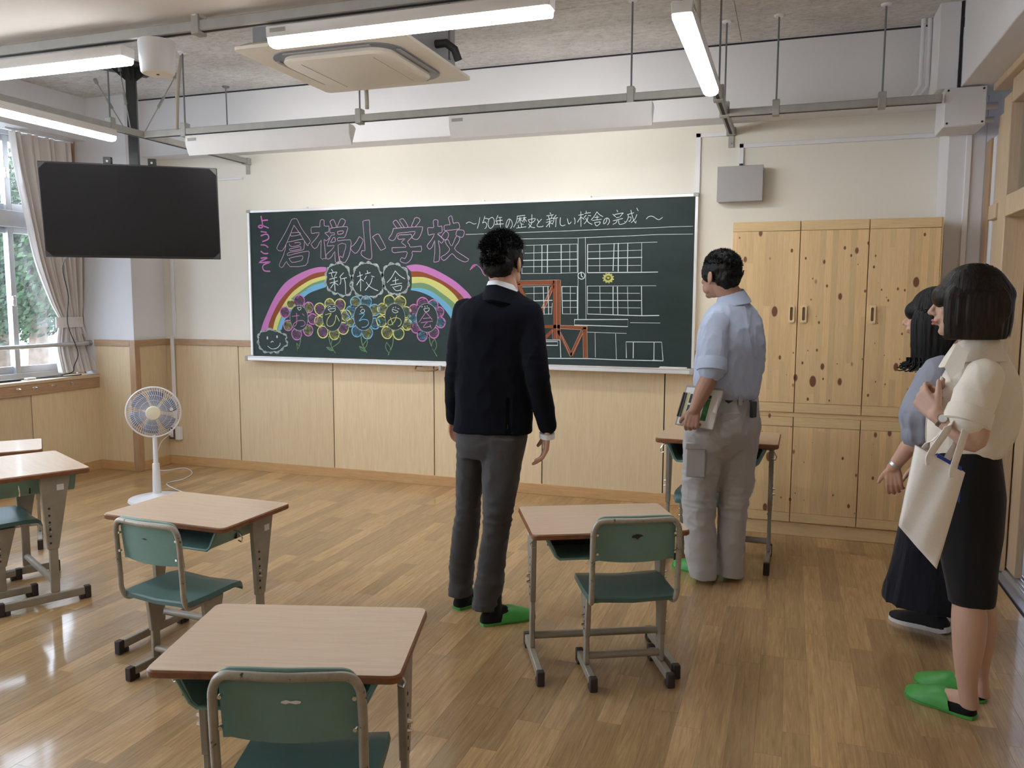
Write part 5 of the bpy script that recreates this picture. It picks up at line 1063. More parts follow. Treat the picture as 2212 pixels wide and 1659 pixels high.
# ---- man in dark jacket
loc = (2.93, -2.36, 0); AZ = 97; hf = frame(84)
hc = V3((3.03,-2.36,1.6)); nk = V3((3.046,-2.37,1.453))
Ls, Le, Lw = V3((2.866,-2.37,1.38)), V3((2.829,-2.4,1.149)), V3((2.764,-2.27,0.901))
Rs, Re, Rw = V3((3.147,-2.37,1.378)), V3((3.206,-2.42,1.131)), V3((3.235,-2.36,0.886))
mb = MB(); head(mb, hc, hf, 1.0)
mb.limb([nk - Vector((0, 0, .06)), nk + Vector((0, 0, .02)), hc + hf[0] * -.02 - Vector((0, 0, .05))], [.062, .056, .056])
mb.rings([(3.013,-2.37,1.353,0.114,0.08,97.0),(3.011,-2.37,1.212,0.123,0.086,97.0),(3.006,-2.37,1.029,0.098,0.068,97.0),(3.0,-2.37,0.886,0.093,0.065,97.0),(2.995,-2.37,0.813,0.067,0.047,97.0)])
for a, b, c in ((Ls, Le, Lw), (Rs, Re, Rw)): mb.limb([a, b, c], [.045, .036, .026])
hand(mb, Rw + Vector((0, 0, -.01)), (-.10, .15, -1), (1, -.4, 0), (-.35, .9, 0), .36, 1.0)
hand(mb, Lw + Vector((-.012, .01, .0)), (-.22, .40, -.9), (-1, -.3, 0), (.1, .9, .3), .30, .88)
lf = (V3((2.784,-2.31,0.0)), V3((2.875,-2.115,0.0))); rf = (V3((2.962,-2.443,0.0)), V3((3.15,-2.271,0.0)))
for kn, (h, t_), hp in ((V3((2.837,-2.305,0.415)), lf, V3((2.874,-2.34,0.737))), (V3((3.02,-2.4,0.457)), rf, V3((3.036,-2.38,0.776)))):
    an = h + (t_ - h) * .22 + Vector((0, 0, .09)); mb.limb([hp, kn, an], [.045, .036, .032]); foot(mb, h, t_)
man = person('person', mb, loc, M_skin, 'man in a black jacket and grey trousers seen from behind, facing the blackboard')
eyes(man, hc, hf)
# jacket
J = MB()
J.rings([(3.027,-2.37,1.489,0.063,0.038,97.0),(3.025,-2.37,1.467,0.085,0.051,97.0),(3.021,-2.37,1.443,0.134,0.08,97.0),(3.015,-2.37,1.405,0.173,0.104,97.0),(3.015,-2.37,1.353,0.19,0.114,97.0),(3.013,-2.37,1.273,0.184,0.11,97.0),(3.004,-2.37,1.151,0.181,0.108,97.0),(2.996,-2.37,1.029,0.173,0.104,97.0),(2.992,-2.37,0.926,0.174,0.104,97.0),(2.986,-2.37,0.858,0.18,0.108,97.0)] , 36, 2.4)
J.limb([Ls + Vector((.0, 0, .0)), (Ls + Le) / 2, Le, (Le + Lw) / 2, Lw], [.066, .060, .053, .048, .042], 18)
J.limb([Rs, (Rs + Re) / 2, Re, (Re + Rw) / 2, Rw + Vector((0, 0, .012))], [.066, .062, .054, .050, .043], 18)
vb = V3((3.096,-2.52,0.883)); vx = vb.x
def dj(co, no):
    d = fold(co, 9, 9, 5, .006, 1) + fold(co, 20, 20, 14, .003, 5)
    el = min((co - Le).length, (co - Re).length)
    if el < .14: d += (1 - el / .14) * fold(co, 6, 6, 42, .010, 2)
    s_ = co.x - (vx - .03 * (co.z - .8))
    if no.y < -.3 and co.z < 1.02 and abs(s_) < .008: d -= .010
    if no.y < -.2 and co.z < 1.38: d += .004 * cos((co.x - loc[0]) * 46 + co.z * 3) * (1.38 - co.z)
    return d
jk = meshobj('suit_jacket', remesh(J, .0075, 3, dj), M_suit, man)
cc1 = V3((3.033,-2.375,1.504)); cl_f = frame(84)[0]
def crow(rr, zz): return [cc1 + Vector((rr * cos(a), rr * sin(a) * 1.06, zz - .022 * (cos(a - radians(84)) + 1) * .5 - .012 * max(0, cos(a)))) for a in [2 * pi * k / 36 for k in range(36)]]
cl = MB().loops([crow(.063, -.03), crow(.0585, .012), crow(.061, .017), crow(.068, .0), crow(.072, -.03)], False, False).build('shirt_collar', M_collar, man)
def jrow(rr, zz): return [cc1 + Vector((rr * cos(a), rr * sin(a) * 1.04, zz - .020 * (cos(a - radians(84)) + 1) * .5 - .020 * max(0, cos(a)))) for a in [2 * pi * k / 36 for k in range(36)]]
MB().loops([jrow(.072, -.05), jrow(.067, -.008), jrow(.071, -.002), jrow(.083, -.035), jrow(.098, -.066), jrow(.094, -.075)], False, False).build('jacket_collar', M_suit, jk)
for wv, hv in ((Rw, (-.05, .05, -1)),): MB().tube([wv + Vector((0, 0, -.02)), wv + Vector((-.002, .003, -.042))], [.034, .034], 18).build('shirt_cuff', M_collar, man)
from mathutils.bvhtree import BVHTree
def front_patch(ob, cen, az, quads, name, mat, parent, off=.004, nu=8, nv=10, th=.003):
    wm = wmat(ob); bt = BVHTree.FromPolygons([wm @ v.co for v in ob.data.vertices], [p.vertices for p in ob.data.polygons])
    a = radians(az); f = Vector((cos(a), sin(a), 0)); s_ = Vector((-sin(a), cos(a), 0)); (a0, a1, a2, a3) = quads
    vs = []
    for j in range(nv + 1):
        for i in range(nu + 1):
            u, v = i / nu, j / nv
            x = (a0[0] * (1 - u) + a1[0] * u) * (1 - v) + (a3[0] * (1 - u) + a2[0] * u) * v; z = (a0[1] * (1 - u) + a1[1] * u) * (1 - v) + (a3[1] * (1 - u) + a2[1] * u) * v
            o = cen + s_ * x + f * .6; o.z = z; h = bt.ray_cast(o, -f)[0]
            vs.append((h if h is not None else (vs[-1] - f * off if vs else o - f * .45)) + f * off)
    o = MB().add(vs, [(j * (nu + 1) + i, j * (nu + 1) + i + 1, (j + 1) * (nu + 1) + i + 1, (j + 1) * (nu + 1) + i) for j in range(nv) for i in range(nu)]).build(name, mat, parent, fix=False)
    m = o.modifiers.new('t', 'SOLIDIFY'); m.thickness = th; m.offset = 0; return o
jc = Vector((Ls.x * .5 + Rs.x * .5, -2.37, 0)); zt_ = cc1.z - .05
front_patch(jk, jc, 97, ((-.055, zt_ + .01), (.055, zt_ + .01), (.002, zt_ - .27), (-.002, zt_ - .27)), 'shirt_front', M_collar, jk, .003)
for q in (-1, 1): front_patch(jk, jc, 97, ((q * .055, zt_ + .015), (q * .095, zt_ - .02), (q * .006, zt_ - .30), (0, zt_ - .27)), 'lapel', M_suit, jk, .006)
for k in range(2): front_patch(jk, jc, 97, ((-.006, zt_ - .32 - k * .1), (.006, zt_ - .32 - k * .1), (.006, zt_ - .332 - k * .1), (-.006, zt_ - .332 - k * .1)), 'jacket_button', M_black, jk, .006, 2, 2, .004)
for k in range(3): MB().ell(Rw + Vector((.012, -.040, .035 + k * .016)), (.006, .004, .006), None, 10, 6).build('cuff_button', M_black, jk)
T = MB()
T.rings([(2.988,-2.36,0.914,0.153,0.11,97.0),(2.981,-2.36,0.842,0.156,0.112,97.0),(2.974,-2.36,0.789,0.155,0.112,97.0),(2.97,-2.36,0.747,0.138,0.099,97.0)], 32, 2.3)
T.rings([(2.893,-2.355,0.857,0.079,0.088,97.0),(2.883,-2.35,0.782,0.074,0.083,97.0),(2.872,-2.34,0.684,0.068,0.077,97.0),(2.858,-2.325,0.573,0.062,0.069,97.0),(2.844,-2.31,0.461,0.06,0.067,97.0),(2.827,-2.3,0.347,0.061,0.069,97.0),(2.812,-2.295,0.234,0.061,0.068,97.0),(2.802,-2.29,0.142,0.058,0.065,97.0),(2.797,-2.29,0.066,0.058,0.065,97.0)], 26, 2.2)
T.rings([(3.034,-2.365,0.845,0.103,0.108,97.0),(3.034,-2.37,0.774,0.097,0.101,97.0),(3.033,-2.38,0.703,0.088,0.093,97.0),(3.029,-2.39,0.602,0.077,0.081,97.0),(3.023,-2.4,0.499,0.068,0.072,97.0),(3.014,-2.4,0.415,0.063,0.066,97.0),(2.999,-2.4,0.308,0.062,0.065,97.0),(2.985,-2.4,0.19,0.064,0.067,97.0),(2.969,-2.4,0.066,0.067,0.071,97.0)], 26, 2.2)
def dt(co, no):
    d = fold(co, 8, 8, 6, .006, 3) + fold(co, 16, 16, 22, .004, 8)
    if .35 < co.z < .62: d += fold(co, 5, 5, 26, .012, 4) * (1 - abs(co.z - .48) / .14)
    if co.z < .25: d += fold(co, 4, 4, 34, .006, 4)
    return d
meshobj('trousers', remesh(T, .007, 2, dt), M_slacks, man)
for (h, t_) in (lf, rf):
    sk = MB(); foot(sk, h - (t_ - h) * .015, t_, 1, 0, 1.10, 1.10, .014)
    sk.limb([h + (t_ - h) * .22 + Vector((0, 0, .05)), h + (t_ - h) * .20 + Vector((0, 0, .14))], [.042, .042])
    meshobj('sock', remesh(sk, .006, 2), M_sock, man); slipper(man, h, t_, M_slip)
def short_hair(parent, hc, fr, mat, k=1.0, seed=1, spike=.018, n=2600, zc=-.045, bald=0):
    f, s_, u = fr; rd = random.Random(seed); P = lambda a, b, d: hc + (f * a + s_ * b + u * d) * k
    H = MB(); H.ell(P(-.010, 0, .036), (.101 * k, .083 * k, .092 * k), (f, s_, u), 28, 18)
    H.ell(P(-.050, 0, -.010), (.060 * k, .072 * k, .066 * k), (f, s_, u), 24, 14)
    for q in (-1, 1): H.ell(P(.028, q * .062, .010), (.034 * k, .018 * k, .044 * k), (f, s_, u), 16, 10)
    def dh(co, no): return .006 * noise.noise(co * 38) + .004 * noise.noise(co * 90)
    me = remesh(H, .005, 1, dh, 'hair')
    # strands
    tri = MB()
    for _ in range(n):
        a, e = rd.uniform(0, 2 * pi), rd.uniform(-.55, 1)
        d = (f * cos(a) * math.sqrt(1 - e * e) + s_ * sin(a) * math.sqrt(1 - e * e) + u * e)
        if d.dot(f) > .55 and e < .62: continue
        if abs(d.dot(s_)) > .70 and e < .22: continue
        base = P(-.012, 0, .030) + (f * d.dot(f) * .098 + s_ * d.dot(s_) * .081 + u * (d.dot(u) * (.090 if e > 0 else .085))) * k
        if e < -.1: base = base - f * .012
        dirn = (d * .8 + u * .35 * (1 if e > 0 else -1.2) + Vector((rd.gauss(0, .35), rd.gauss(0, .35), rd.gauss(0, .3)))).normalized()
        L = spike * rd.uniform(.5, 1.2) * (1 if e > .1 else .55); w_ = dirn.orthogonal().normalized() * .0016
        tip = base + dirn * L; m_ = base + dirn * L * .55 + Vector((rd.gauss(0, .001),) * 3)
        v2 = dirn.cross(w_)
        tri.add([base - w_, base + w_, base + v2, m_ - w_ * .6, m_ + w_ * .6, tip], [(0, 1, 4, 3), (1, 2, 4), (2, 0, 3), (3, 4, 5), (2, 3, 4)])
    o = meshobj('hair', me, mat, parent); to = tri.build('hair_strands', mat, o, fix=False, smooth=True); to['kind'] = 'stuff'; return o
short_hair(man, hc, hf, M_hairk, 1.0, 1, .030, 6500)

# ---- man in pale blue shirt
loc = (3.885, -1.52, 0); AZ = 145; hf = frame(142)
hc = V3((3.876,-1.52,1.563)); nk = V3((3.938,-1.52,1.413))
Ls, Le, Lw = V3((3.872,-1.68,1.325)), V3((3.867,-1.75,1.107)), V3((3.797,-1.775,0.921))
Rs, Re, Rw = V3((4.015,-1.4,1.319)), V3((4.039,-1.36,1.081)), V3((3.975,-1.26,0.898))
mb = MB(); head(mb, hc, hf, 1.0)
mb.limb([nk - Vector((0, 0, .05)), nk + Vector((0, 0, .03)), hc + hf[0] * -.02 - Vector((0, 0, .05))], [.064, .058, .056])
mb.rings([(3.942,-1.52,1.344,0.104,0.073,145.0),(3.949,-1.52,1.184,0.135,0.094,145.0),(3.941,-1.52,0.975,0.133,0.093,145.0),(3.909,-1.52,0.738,0.168,0.118,145.0)])
for a, b, c in ((Ls, Le, Lw), (Rs, Re, Rw)): mb.limb([a, b, (b + c) / 2, c], [.046, .043, .040, .028])
hand(mb, Lw, V3((3.777,-1.775,0.828)) - Lw, (.5, -1, 0), (-1, .2, 0), 1.15, .98, .05, 1.0)
hand(mb, Rw, (-.2, .2, -1), (1, 1, 0), (-1, .4, 0), .5, .98)
lf = (V3((3.89,-1.457,-0.0)), V3((3.642,-1.323,0.0))); rf = (V3((3.991,-1.391,0.0)), V3((3.895,-1.192,0.0)))
rf = (rf[0], rf[0] + (rf[1] - rf[0]).normalized() * .25); lf = (lf[0], lf[0] + (lf[1] - lf[0]).normalized() * .26)
for kn, (h, t_), hp in ((V3((3.809,-1.54,0.425)), lf, V3((3.843,-1.54,0.714))), (V3((3.969,-1.46,0.419)), rf, V3((3.965,-1.5,0.715)))):
    mb.limb([hp, kn, h + (t_ - h) * .22 + Vector((0, 0, .09))], [.045, .036, .032]); foot(mb, h, t_)
man2 = person('person', mb, loc, M_skin2, 'man in a pale blue shirt and grey cargo trousers holding a clipboard, beside the cabinet')
eyes(man2, hc, hf)
J = MB()
J.rings([(3.95,-1.52,1.467,0.044,0.031,145.0),(3.946,-1.52,1.44,0.071,0.051,145.0),(3.934,-1.52,1.406,0.12,0.086,145.0),(3.936,-1.52,1.356,0.153,0.11,145.0),(3.94,-1.52,1.275,0.183,0.132,145.0),(3.94,-1.52,1.195,0.192,0.138,145.0),(3.933,-1.52,1.114,0.191,0.137,145.0),(3.928,-1.52,1.044,0.191,0.138,145.0),(3.933,-1.52,0.984,0.182,0.131,145.0),(3.939,-1.52,0.951,0.16,0.115,145.0)], 36, 2.3)
J.limb([Ls, Ls.lerp(Le, .5), Ls.lerp(Le, .97)], [.068, .070, .064], 20)
J.limb([Rs, Rs.lerp(Re, .5), Rs.lerp(Re, .97)], [.066, .066, .060], 20)
def ds(co, no):
    return fold(co, 9, 9, 3.0, .014, 1) + fold(co, 14, 14, 9, .008, 6) + fold(co, 26, 26, 26, .003, 9)
sh = meshobj('shirt', remesh(J, .007, 2, ds), M_blue, man2)
cd_ = (Le - Ls).normalized(); ce0 = Ls.lerp(Le, .88)
cf = MB().tube([ce0 - cd_ * .032, ce0 - cd_ * .030, ce0, ce0 + cd_ * .030, ce0 + cd_ * .032], [.062, .070, .073, .070, .060], 22).build('rolled_cuff', M_blue, sh)
c0 = V3((3.939,-1.52,1.458))
MB().loops([[c0 + Vector((rr * cos(a) * 1.0 - .012 * dz, rr * sin(a) * 1.05 + .01, zz + .014 * sin(a + .6) - .02 * max(0, cos(a - radians(145))) * 2)) for a in [2 * pi * k / 30 for k in range(30)]] for rr, zz, dz in ((.068, -.028, 0), (.062, .020, 1), (.064, .026, 1), (.084, -.020, 0), (.090, -.034, 0))], False, False).build('collar', M_blue, sh)
T = MB()
T.rings([(3.933,-1.51,0.969,0.158,0.117,145.0),(3.926,-1.51,0.903,0.18,0.133,145.0),(3.911,-1.51,0.827,0.207,0.153,145.0),(3.905,-1.51,0.772,0.211,0.156,145.0),(3.906,-1.51,0.708,0.174,0.129,145.0),(3.905,-1.51,0.641,0.089,0.066,145.0)], 32, 2.3)
T.rings([(3.847,-1.55,0.845,0.109,0.109,155.0),(3.833,-1.55,0.75,0.108,0.108,155.0),(3.821,-1.55,0.619,0.101,0.101,155.0),(3.809,-1.55,0.511,0.091,0.091,155.0),(3.805,-1.55,0.403,0.084,0.084,155.0),(3.812,-1.55,0.282,0.08,0.08,155.0),(3.82,-1.55,0.162,0.078,0.078,155.0),(3.831,-1.55,0.066,0.074,0.074,155.0),(3.84,-1.55,0.022,0.066,0.066,155.0)], 26, 2.2)
T.rings([(3.966,-1.47,0.84,0.117,0.117,155.0),(3.974,-1.47,0.734,0.108,0.108,155.0),(3.978,-1.47,0.615,0.095,0.095,155.0),(3.979,-1.47,0.495,0.087,0.087,155.0),(3.97,-1.47,0.385,0.076,0.076,155.0),(3.965,-1.47,0.263,0.071,0.071,155.0),(3.962,-1.47,0.141,0.069,0.069,155.0),(3.964,-1.47,0.02,0.066,0.066,155.0)], 26, 2.2)
def dt(co, no):
    d = fold(co, 9, 9, 5, .012, 3) + fold(co, 18, 18, 18, .005, 8)
    if .3 < co.z < .60: d += fold(co, 5, 5, 26, .008, 4)
    return d
tr2 = meshobj('trousers', remesh(T, .0065, 2, dt), M_khaki, man2)
bw = V3((3.933,-1.51,0.955))
MB().rings([(bw.x, bw.y, bw.z - .018, .158, .118, 145), (bw.x, bw.y, bw.z + .018, .157, .117, 145)], 30, 2.3, 1).build('belt', M_black, man2)
front_patch(sh, Vector((bw.x, bw.y, 0)), 145, ((-.014, 1.36), (.014, 1.36), (.014, .93), (-.014, .93)), 'button_placket', M_blue, sh, .002, 3, 24, .002)
pk = MB().box(-.048, .048, -.010, .004, -.095, .070).xf(Matrix.Translation(V3((3.795,-1.66,0.662))) @ Matrix.Rotation(radians(8), 4, 'Z')).build('cargo_pocket', M_khaki, tr2, bev=.006)
MB().box(-.052, .052, -.014, .004, .045, .080).xf(Matrix.Translation(V3((3.795,-1.66,0.662))) @ Matrix.Rotation(radians(8), 4, 'Z')).build('pocket_flap', M_khaki, tr2, bev=.005)
MB().box(-.05, .05, -.008, .008, -.02, .02).xf(Matrix.Translation(V3((3.955,-1.66,0.877))) @ Matrix.Rotation(radians(35), 4, 'Z')).build('pocket_flap', M_khaki, tr2, bev=.004)
MB().box(-.018, .018, -.01, .01, -.05, .03).xf(Matrix.Translation(V3((4.057,-1.6,0.92))) @ Matrix.Rotation(radians(55), 4, 'Z')).build('phone_pouch', M_black, tr2, bev=.004)
for x_, yy_, r_ in ((1600, 868, 45), (1560, 866, 15)):
    MB().box(-.010, .010, -.006, .006, -.03, .025).xf(Matrix.Translation(V3((3.998,-1.635,0.962) if x_ == 1600 else (3.881,-1.665,0.952))) @ Matrix.Rotation(radians(r_), 4, 'Z')).build('belt_loop', M_khaki, tr2, bev=.002)
for (h, t_) in (lf, rf):
    sk = MB(); foot(sk, h - (t_ - h) * .015, t_, 1, 0, 1.08, 1.08, .014); meshobj('sock', remesh(sk, .006, 2), M_sock, man2); slipper(man2, h, t_, M_slip)
short_hair(man2, hc, hf, M_hairk, 1.0, 4, .016, 5000)
# clipboard held at his thigh
q = [V3(v) for v in ((3.746,-1.7,1.029), (3.93,-1.735,1.02), (3.882,-1.735,0.815), (3.695,-1.7,0.831))]
cb_ = thing('clipboard', 'clipboard of papers with photographs held against the thigh of the man in blue', 'clipboard', q[3])
nb = (q[1] - q[0]).cross(q[3] - q[0]).normalized()
if nb.y > 0: nb = -nb
def slab(pts, t0, t1): return MB().loops([[p + nb * t0 for p in pts], [p + nb * t1 for p in pts]])
def inset(a, b, c, d):   # fractions along u (left to right) and v (top to bottom)
    f_ = lambda u, v: q[0] + (q[1] - q[0]) * u + (q[3] - q[0]) * v + ((q[2] - q[1]) - (q[3] - q[0])) * u * v
    return [f_(a, c), f_(b, c), f_(b, d), f_(a, d)]
slab(q, 0, .004).build('board', M_grey, cb_, bev=.001)
for k in range(3): slab(inset(.04 + .01 * k, .97 - .01 * k, .05 + .008 * k, .97 - .008 * k), .0045 + .0012 * k, .0055 + .0012 * k).build('paper_sheet', M_paper, cb_, smooth=False)
ph = plain('dark photo print', (.05, .09, .11), .5, var=.8, nscale=60)
slab(inset(.19, .38, .20, .42), .0082, .0086).build('photo_print', ph, cb_, smooth=False); slab(inset(.19, .38, .47, .78), .0082, .0086).build('photo_print', ph, cb_, smooth=False)
g_ = slab(inset(.60, .74, .28, .80), .0082, .0086).build('green_print', plain('green print', (.05, .22, .06), .5, var=.3, nscale=70), cb_, smooth=False); g_['label'] = 'green printed block'
slab(inset(.60, .74, .19, .27), .0082, .0086).build('photo_print', ph, cb_, smooth=False)
y_ = slab(inset(.13, .17, .17, .80), .0082, .0086).build('yellow_strip', plain('yellow print', (.70, .72, .30), .5), cb_, smooth=False)
a_ = inset(.02, .08, .18, .78); MB().tube([a_[0] + nb * .012, a_[3] + nb * .012], .005, 8).tube([a_[1] + nb * .012, (a_[1] + a_[2]) / 2 + nb * .012, a_[2] + nb * .012], .003, 6).build('clip', M_black, cb_)
rl = inset(.80, .92, .20, .56); MB().tube([rl[1] + nb * .012, rl[2] + nb * .016], [.003, .012], 12).build('curled_sheet', M_paper, cb_)

# ---- woman in cream blouse
loc = (4.78, -2.70, 0); hf = frame(172, 0, -.02)
hc = V3((4.754,-2.71,1.436)); nk = V3((4.78,-2.71,1.312))
Ls, Le, Lw = V3((4.787,-2.86,1.217)), V3((4.76,-2.9,1.014)), V3((4.656,-2.87,1.082))
Rs, Re, Rw = V3((4.848,-2.56,1.194)), V3((4.832,-2.5,0.961)), V3((4.692,-2.7,1.105))
mb = MB(); head(mb, hc, hf, .95)
mb.limb([nk - Vector((0, 0, .05)), nk, hc + hf[0] * -.015 - Vector((0, 0, .05))], [.052, .047, .048])
mb.rings([(4.807,-2.71,1.252,0.049,0.056,172.0),(4.81,-2.71,1.154,0.079,0.091,172.0),(4.801,-2.71,1.062,0.079,0.091,172.0),(4.792,-2.71,0.985,0.066,0.076,172.0),(4.79,-2.71,0.892,0.073,0.084,172.0),(4.797,-2.71,0.768,0.073,0.084,172.0)], 28, 2.2)
mb.limb([Ls.lerp(Le, .2) + Vector((0, .02, 0)), Ls.lerp(Le, .5), Le, Le.lerp(Lw, .35), Lw], [.036, .036, .037, .036, .0235]); mb.limb([Rs.lerp(Re, .2), Re, Re.lerp(Rw, .35), Rw], [.036, .036, .035, .0235])
hand(mb, Lw, V3((4.61,-2.83,1.141)) - Lw, (-.9, -.5, .25), (.3, -.1, 1), .95, .90, .06, .6)
hand(mb, Rw, V3((4.623,-2.78,1.145)) - Rw, (-.3, .8, .2), (.2, -.2, 1), .9, .90, .06, .6)
nf = (V3((4.867,-2.64,0.0)), V3((4.667,-2.511,0.0))); ff = (V3((4.927,-2.495,0.0)), V3((4.705,-2.39,0.0)))
nf = (nf[0], nf[0] + (nf[1] - nf[0]).normalized() * .235); ff = (ff[0], ff[0] + (ff[1] - ff[0]).normalized() * .235)
mb.rings([(4.809,-2.715,0.499,0.029,0.028,172.0),(4.81,-2.715,0.454,0.047,0.045,172.0),(4.815,-2.715,0.39,0.057,0.054,172.0),(4.818,-2.715,0.31,0.054,0.051,172.0),(4.818,-2.715,0.246,0.047,0.044,172.0),(4.819,-2.715,0.189,0.038,0.036,172.0),(4.823,-2.715,0.14,0.033,0.031,172.0),(4.83,-2.715,0.101,0.031,0.03,172.0),(4.833,-2.715,0.072,0.03,0.028,172.0)], 24, 2.0)
mb.rings([(4.854,-2.63,0.511,0.04,0.04,172.0),(4.865,-2.63,0.431,0.044,0.044,172.0),(4.875,-2.63,0.35,0.044,0.044,172.0),(4.878,-2.63,0.268,0.037,0.037,172.0),(4.879,-2.63,0.202,0.027,0.027,172.0),(4.882,-2.63,0.152,0.021,0.021,172.0),(4.888,-2.63,0.103,0.021,0.021,172.0),(4.892,-2.63,0.078,0.021,0.021,172.0)], 24, 2.0)
foot(mb, nf[0], nf[1], 1, 0, .95); foot(mb, ff[0], ff[1], 1, 0, .95)
w1 = person('person', mb, loc, M_skinf, 'woman in a cream blouse and black skirt with a dark bob, nearest the right edge')
eyes(w1, hc, hf, .95, False, (.45, .14, .12))
J = MB()
J.rings([(4.796,-2.71,1.301,0.035,0.045,172.0),(4.8,-2.71,1.283,0.049,0.063,172.0),(4.804,-2.71,1.256,0.063,0.081,172.0),(4.807,-2.71,1.222,0.076,0.098,172.0),(4.806,-2.71,1.176,0.09,0.115,172.0),(4.8,-2.71,1.123,0.101,0.129,172.0),(4.793,-2.71,1.062,0.104,0.134,172.0),(4.786,-2.71,1.0,0.1,0.128,172.0),(4.779,-2.71,0.95,0.089,0.115,172.0),(4.78,-2.71,0.931,0.082,0.105,172.0)], 36, 2.2)
sl_ = [V3((4.784,-2.85,1.208)), V3((4.758,-2.88,1.129)), V3((4.743,-2.89,1.084))]; J.limb(sl_, [.058, .064, .062], 22); J.limb([Rs, Rs.lerp(Re, .4), Rs.lerp(Re, .80)], [.060, .066, .074], 22)
def dw(co, no): return fold(co, 10, 10, 3, .010, 2) + fold(co, 18, 18, 6, .005, 6)
bl = meshobj('blouse', remesh(J, .0065, 2, dw), M_wshirt, w1)
dS = (sl_[2] - sl_[0]).normalized(); c_ = sl_[2] + dS * .005; MB().tube([c_ - dS * .03, c_ + dS * .020, c_ + dS * .021, c_ - dS * .01], [.066, .070, .064, .058], 30, cap=False).build('sleeve_hem', M_wshirt, bl)
front_patch(bl, Vector((4.78, -2.71, 0)), 172, ((-.013, 1.19), (.013, 1.19), (.013, .90), (-.013, .90)), 'button_placket', M_wshirt, bl, .002, 3, 24, .002)
cc = V3((4.783,-2.71,1.301))
MB().loops([[cc + Vector((rr * cos(a), rr * sin(a) * .95, zz - .030 * max(0, -cos(a)) ** 2)) for a in [2 * pi * k / 30 for k in range(30)]] for rr, zz in ((.062, -.03), (.056, .022), (.060, .028), (.088, -.020), (.102, -.050), (.098, -.052))], False, False).build('collar', M_wshirt, bl)
lp = V3((4.712,-2.82,1.261))
MB().loops([[lp + v for v in (Vector((0, 0, .045)), Vector((.03, -.02, .02)), Vector((.02, -.012, -.03)), Vector((-.012, 0, -.07)), Vector((-.03, .01, -.03)))], [lp + v + Vector((-.002, -.008, 0)) for v in (Vector((0, 0, .045)), Vector((.03, -.02, .02)), Vector((.02, -.012, -.03)), Vector((-.012, 0, -.07)), Vector((-.03, .01, -.03)))]]).build('collar_point', M_wshirt, bl)
K = MB()
K.rings([(4.779,-2.7,0.954,0.103,0.101,172.0),(4.781,-2.7,0.905,0.108,0.106,172.0),(4.786,-2.7,0.835,0.114,0.111,172.0),(4.79,-2.7,0.78,0.115,0.112,172.0),(4.796,-2.7,0.702,0.108,0.106,172.0),(4.803,-2.7,0.624,0.098,0.096,172.0),(4.811,-2.7,0.545,0.087,0.085,172.0),(4.819,-2.7,0.482,0.079,0.078,172.0),(4.823,-2.7,0.431,0.073,0.071,172.0)], 34, 2.2)
meshobj('skirt', remesh(K, .008, 2, lambda c, n: fold(c, 9, 9, 3, .006, 2)), M_skirt, w1)
for (h, t_) in (nf, ff):
    sk = MB(); hh = h + (t_ - h) * -.01; foot(sk, hh, t_, 1, 0, 1.10, .72, .012); meshobj('foot_cover', remesh(sk, .005, 2), M_sock, w1); slipper(w1, h, t_, M_slip, .98)
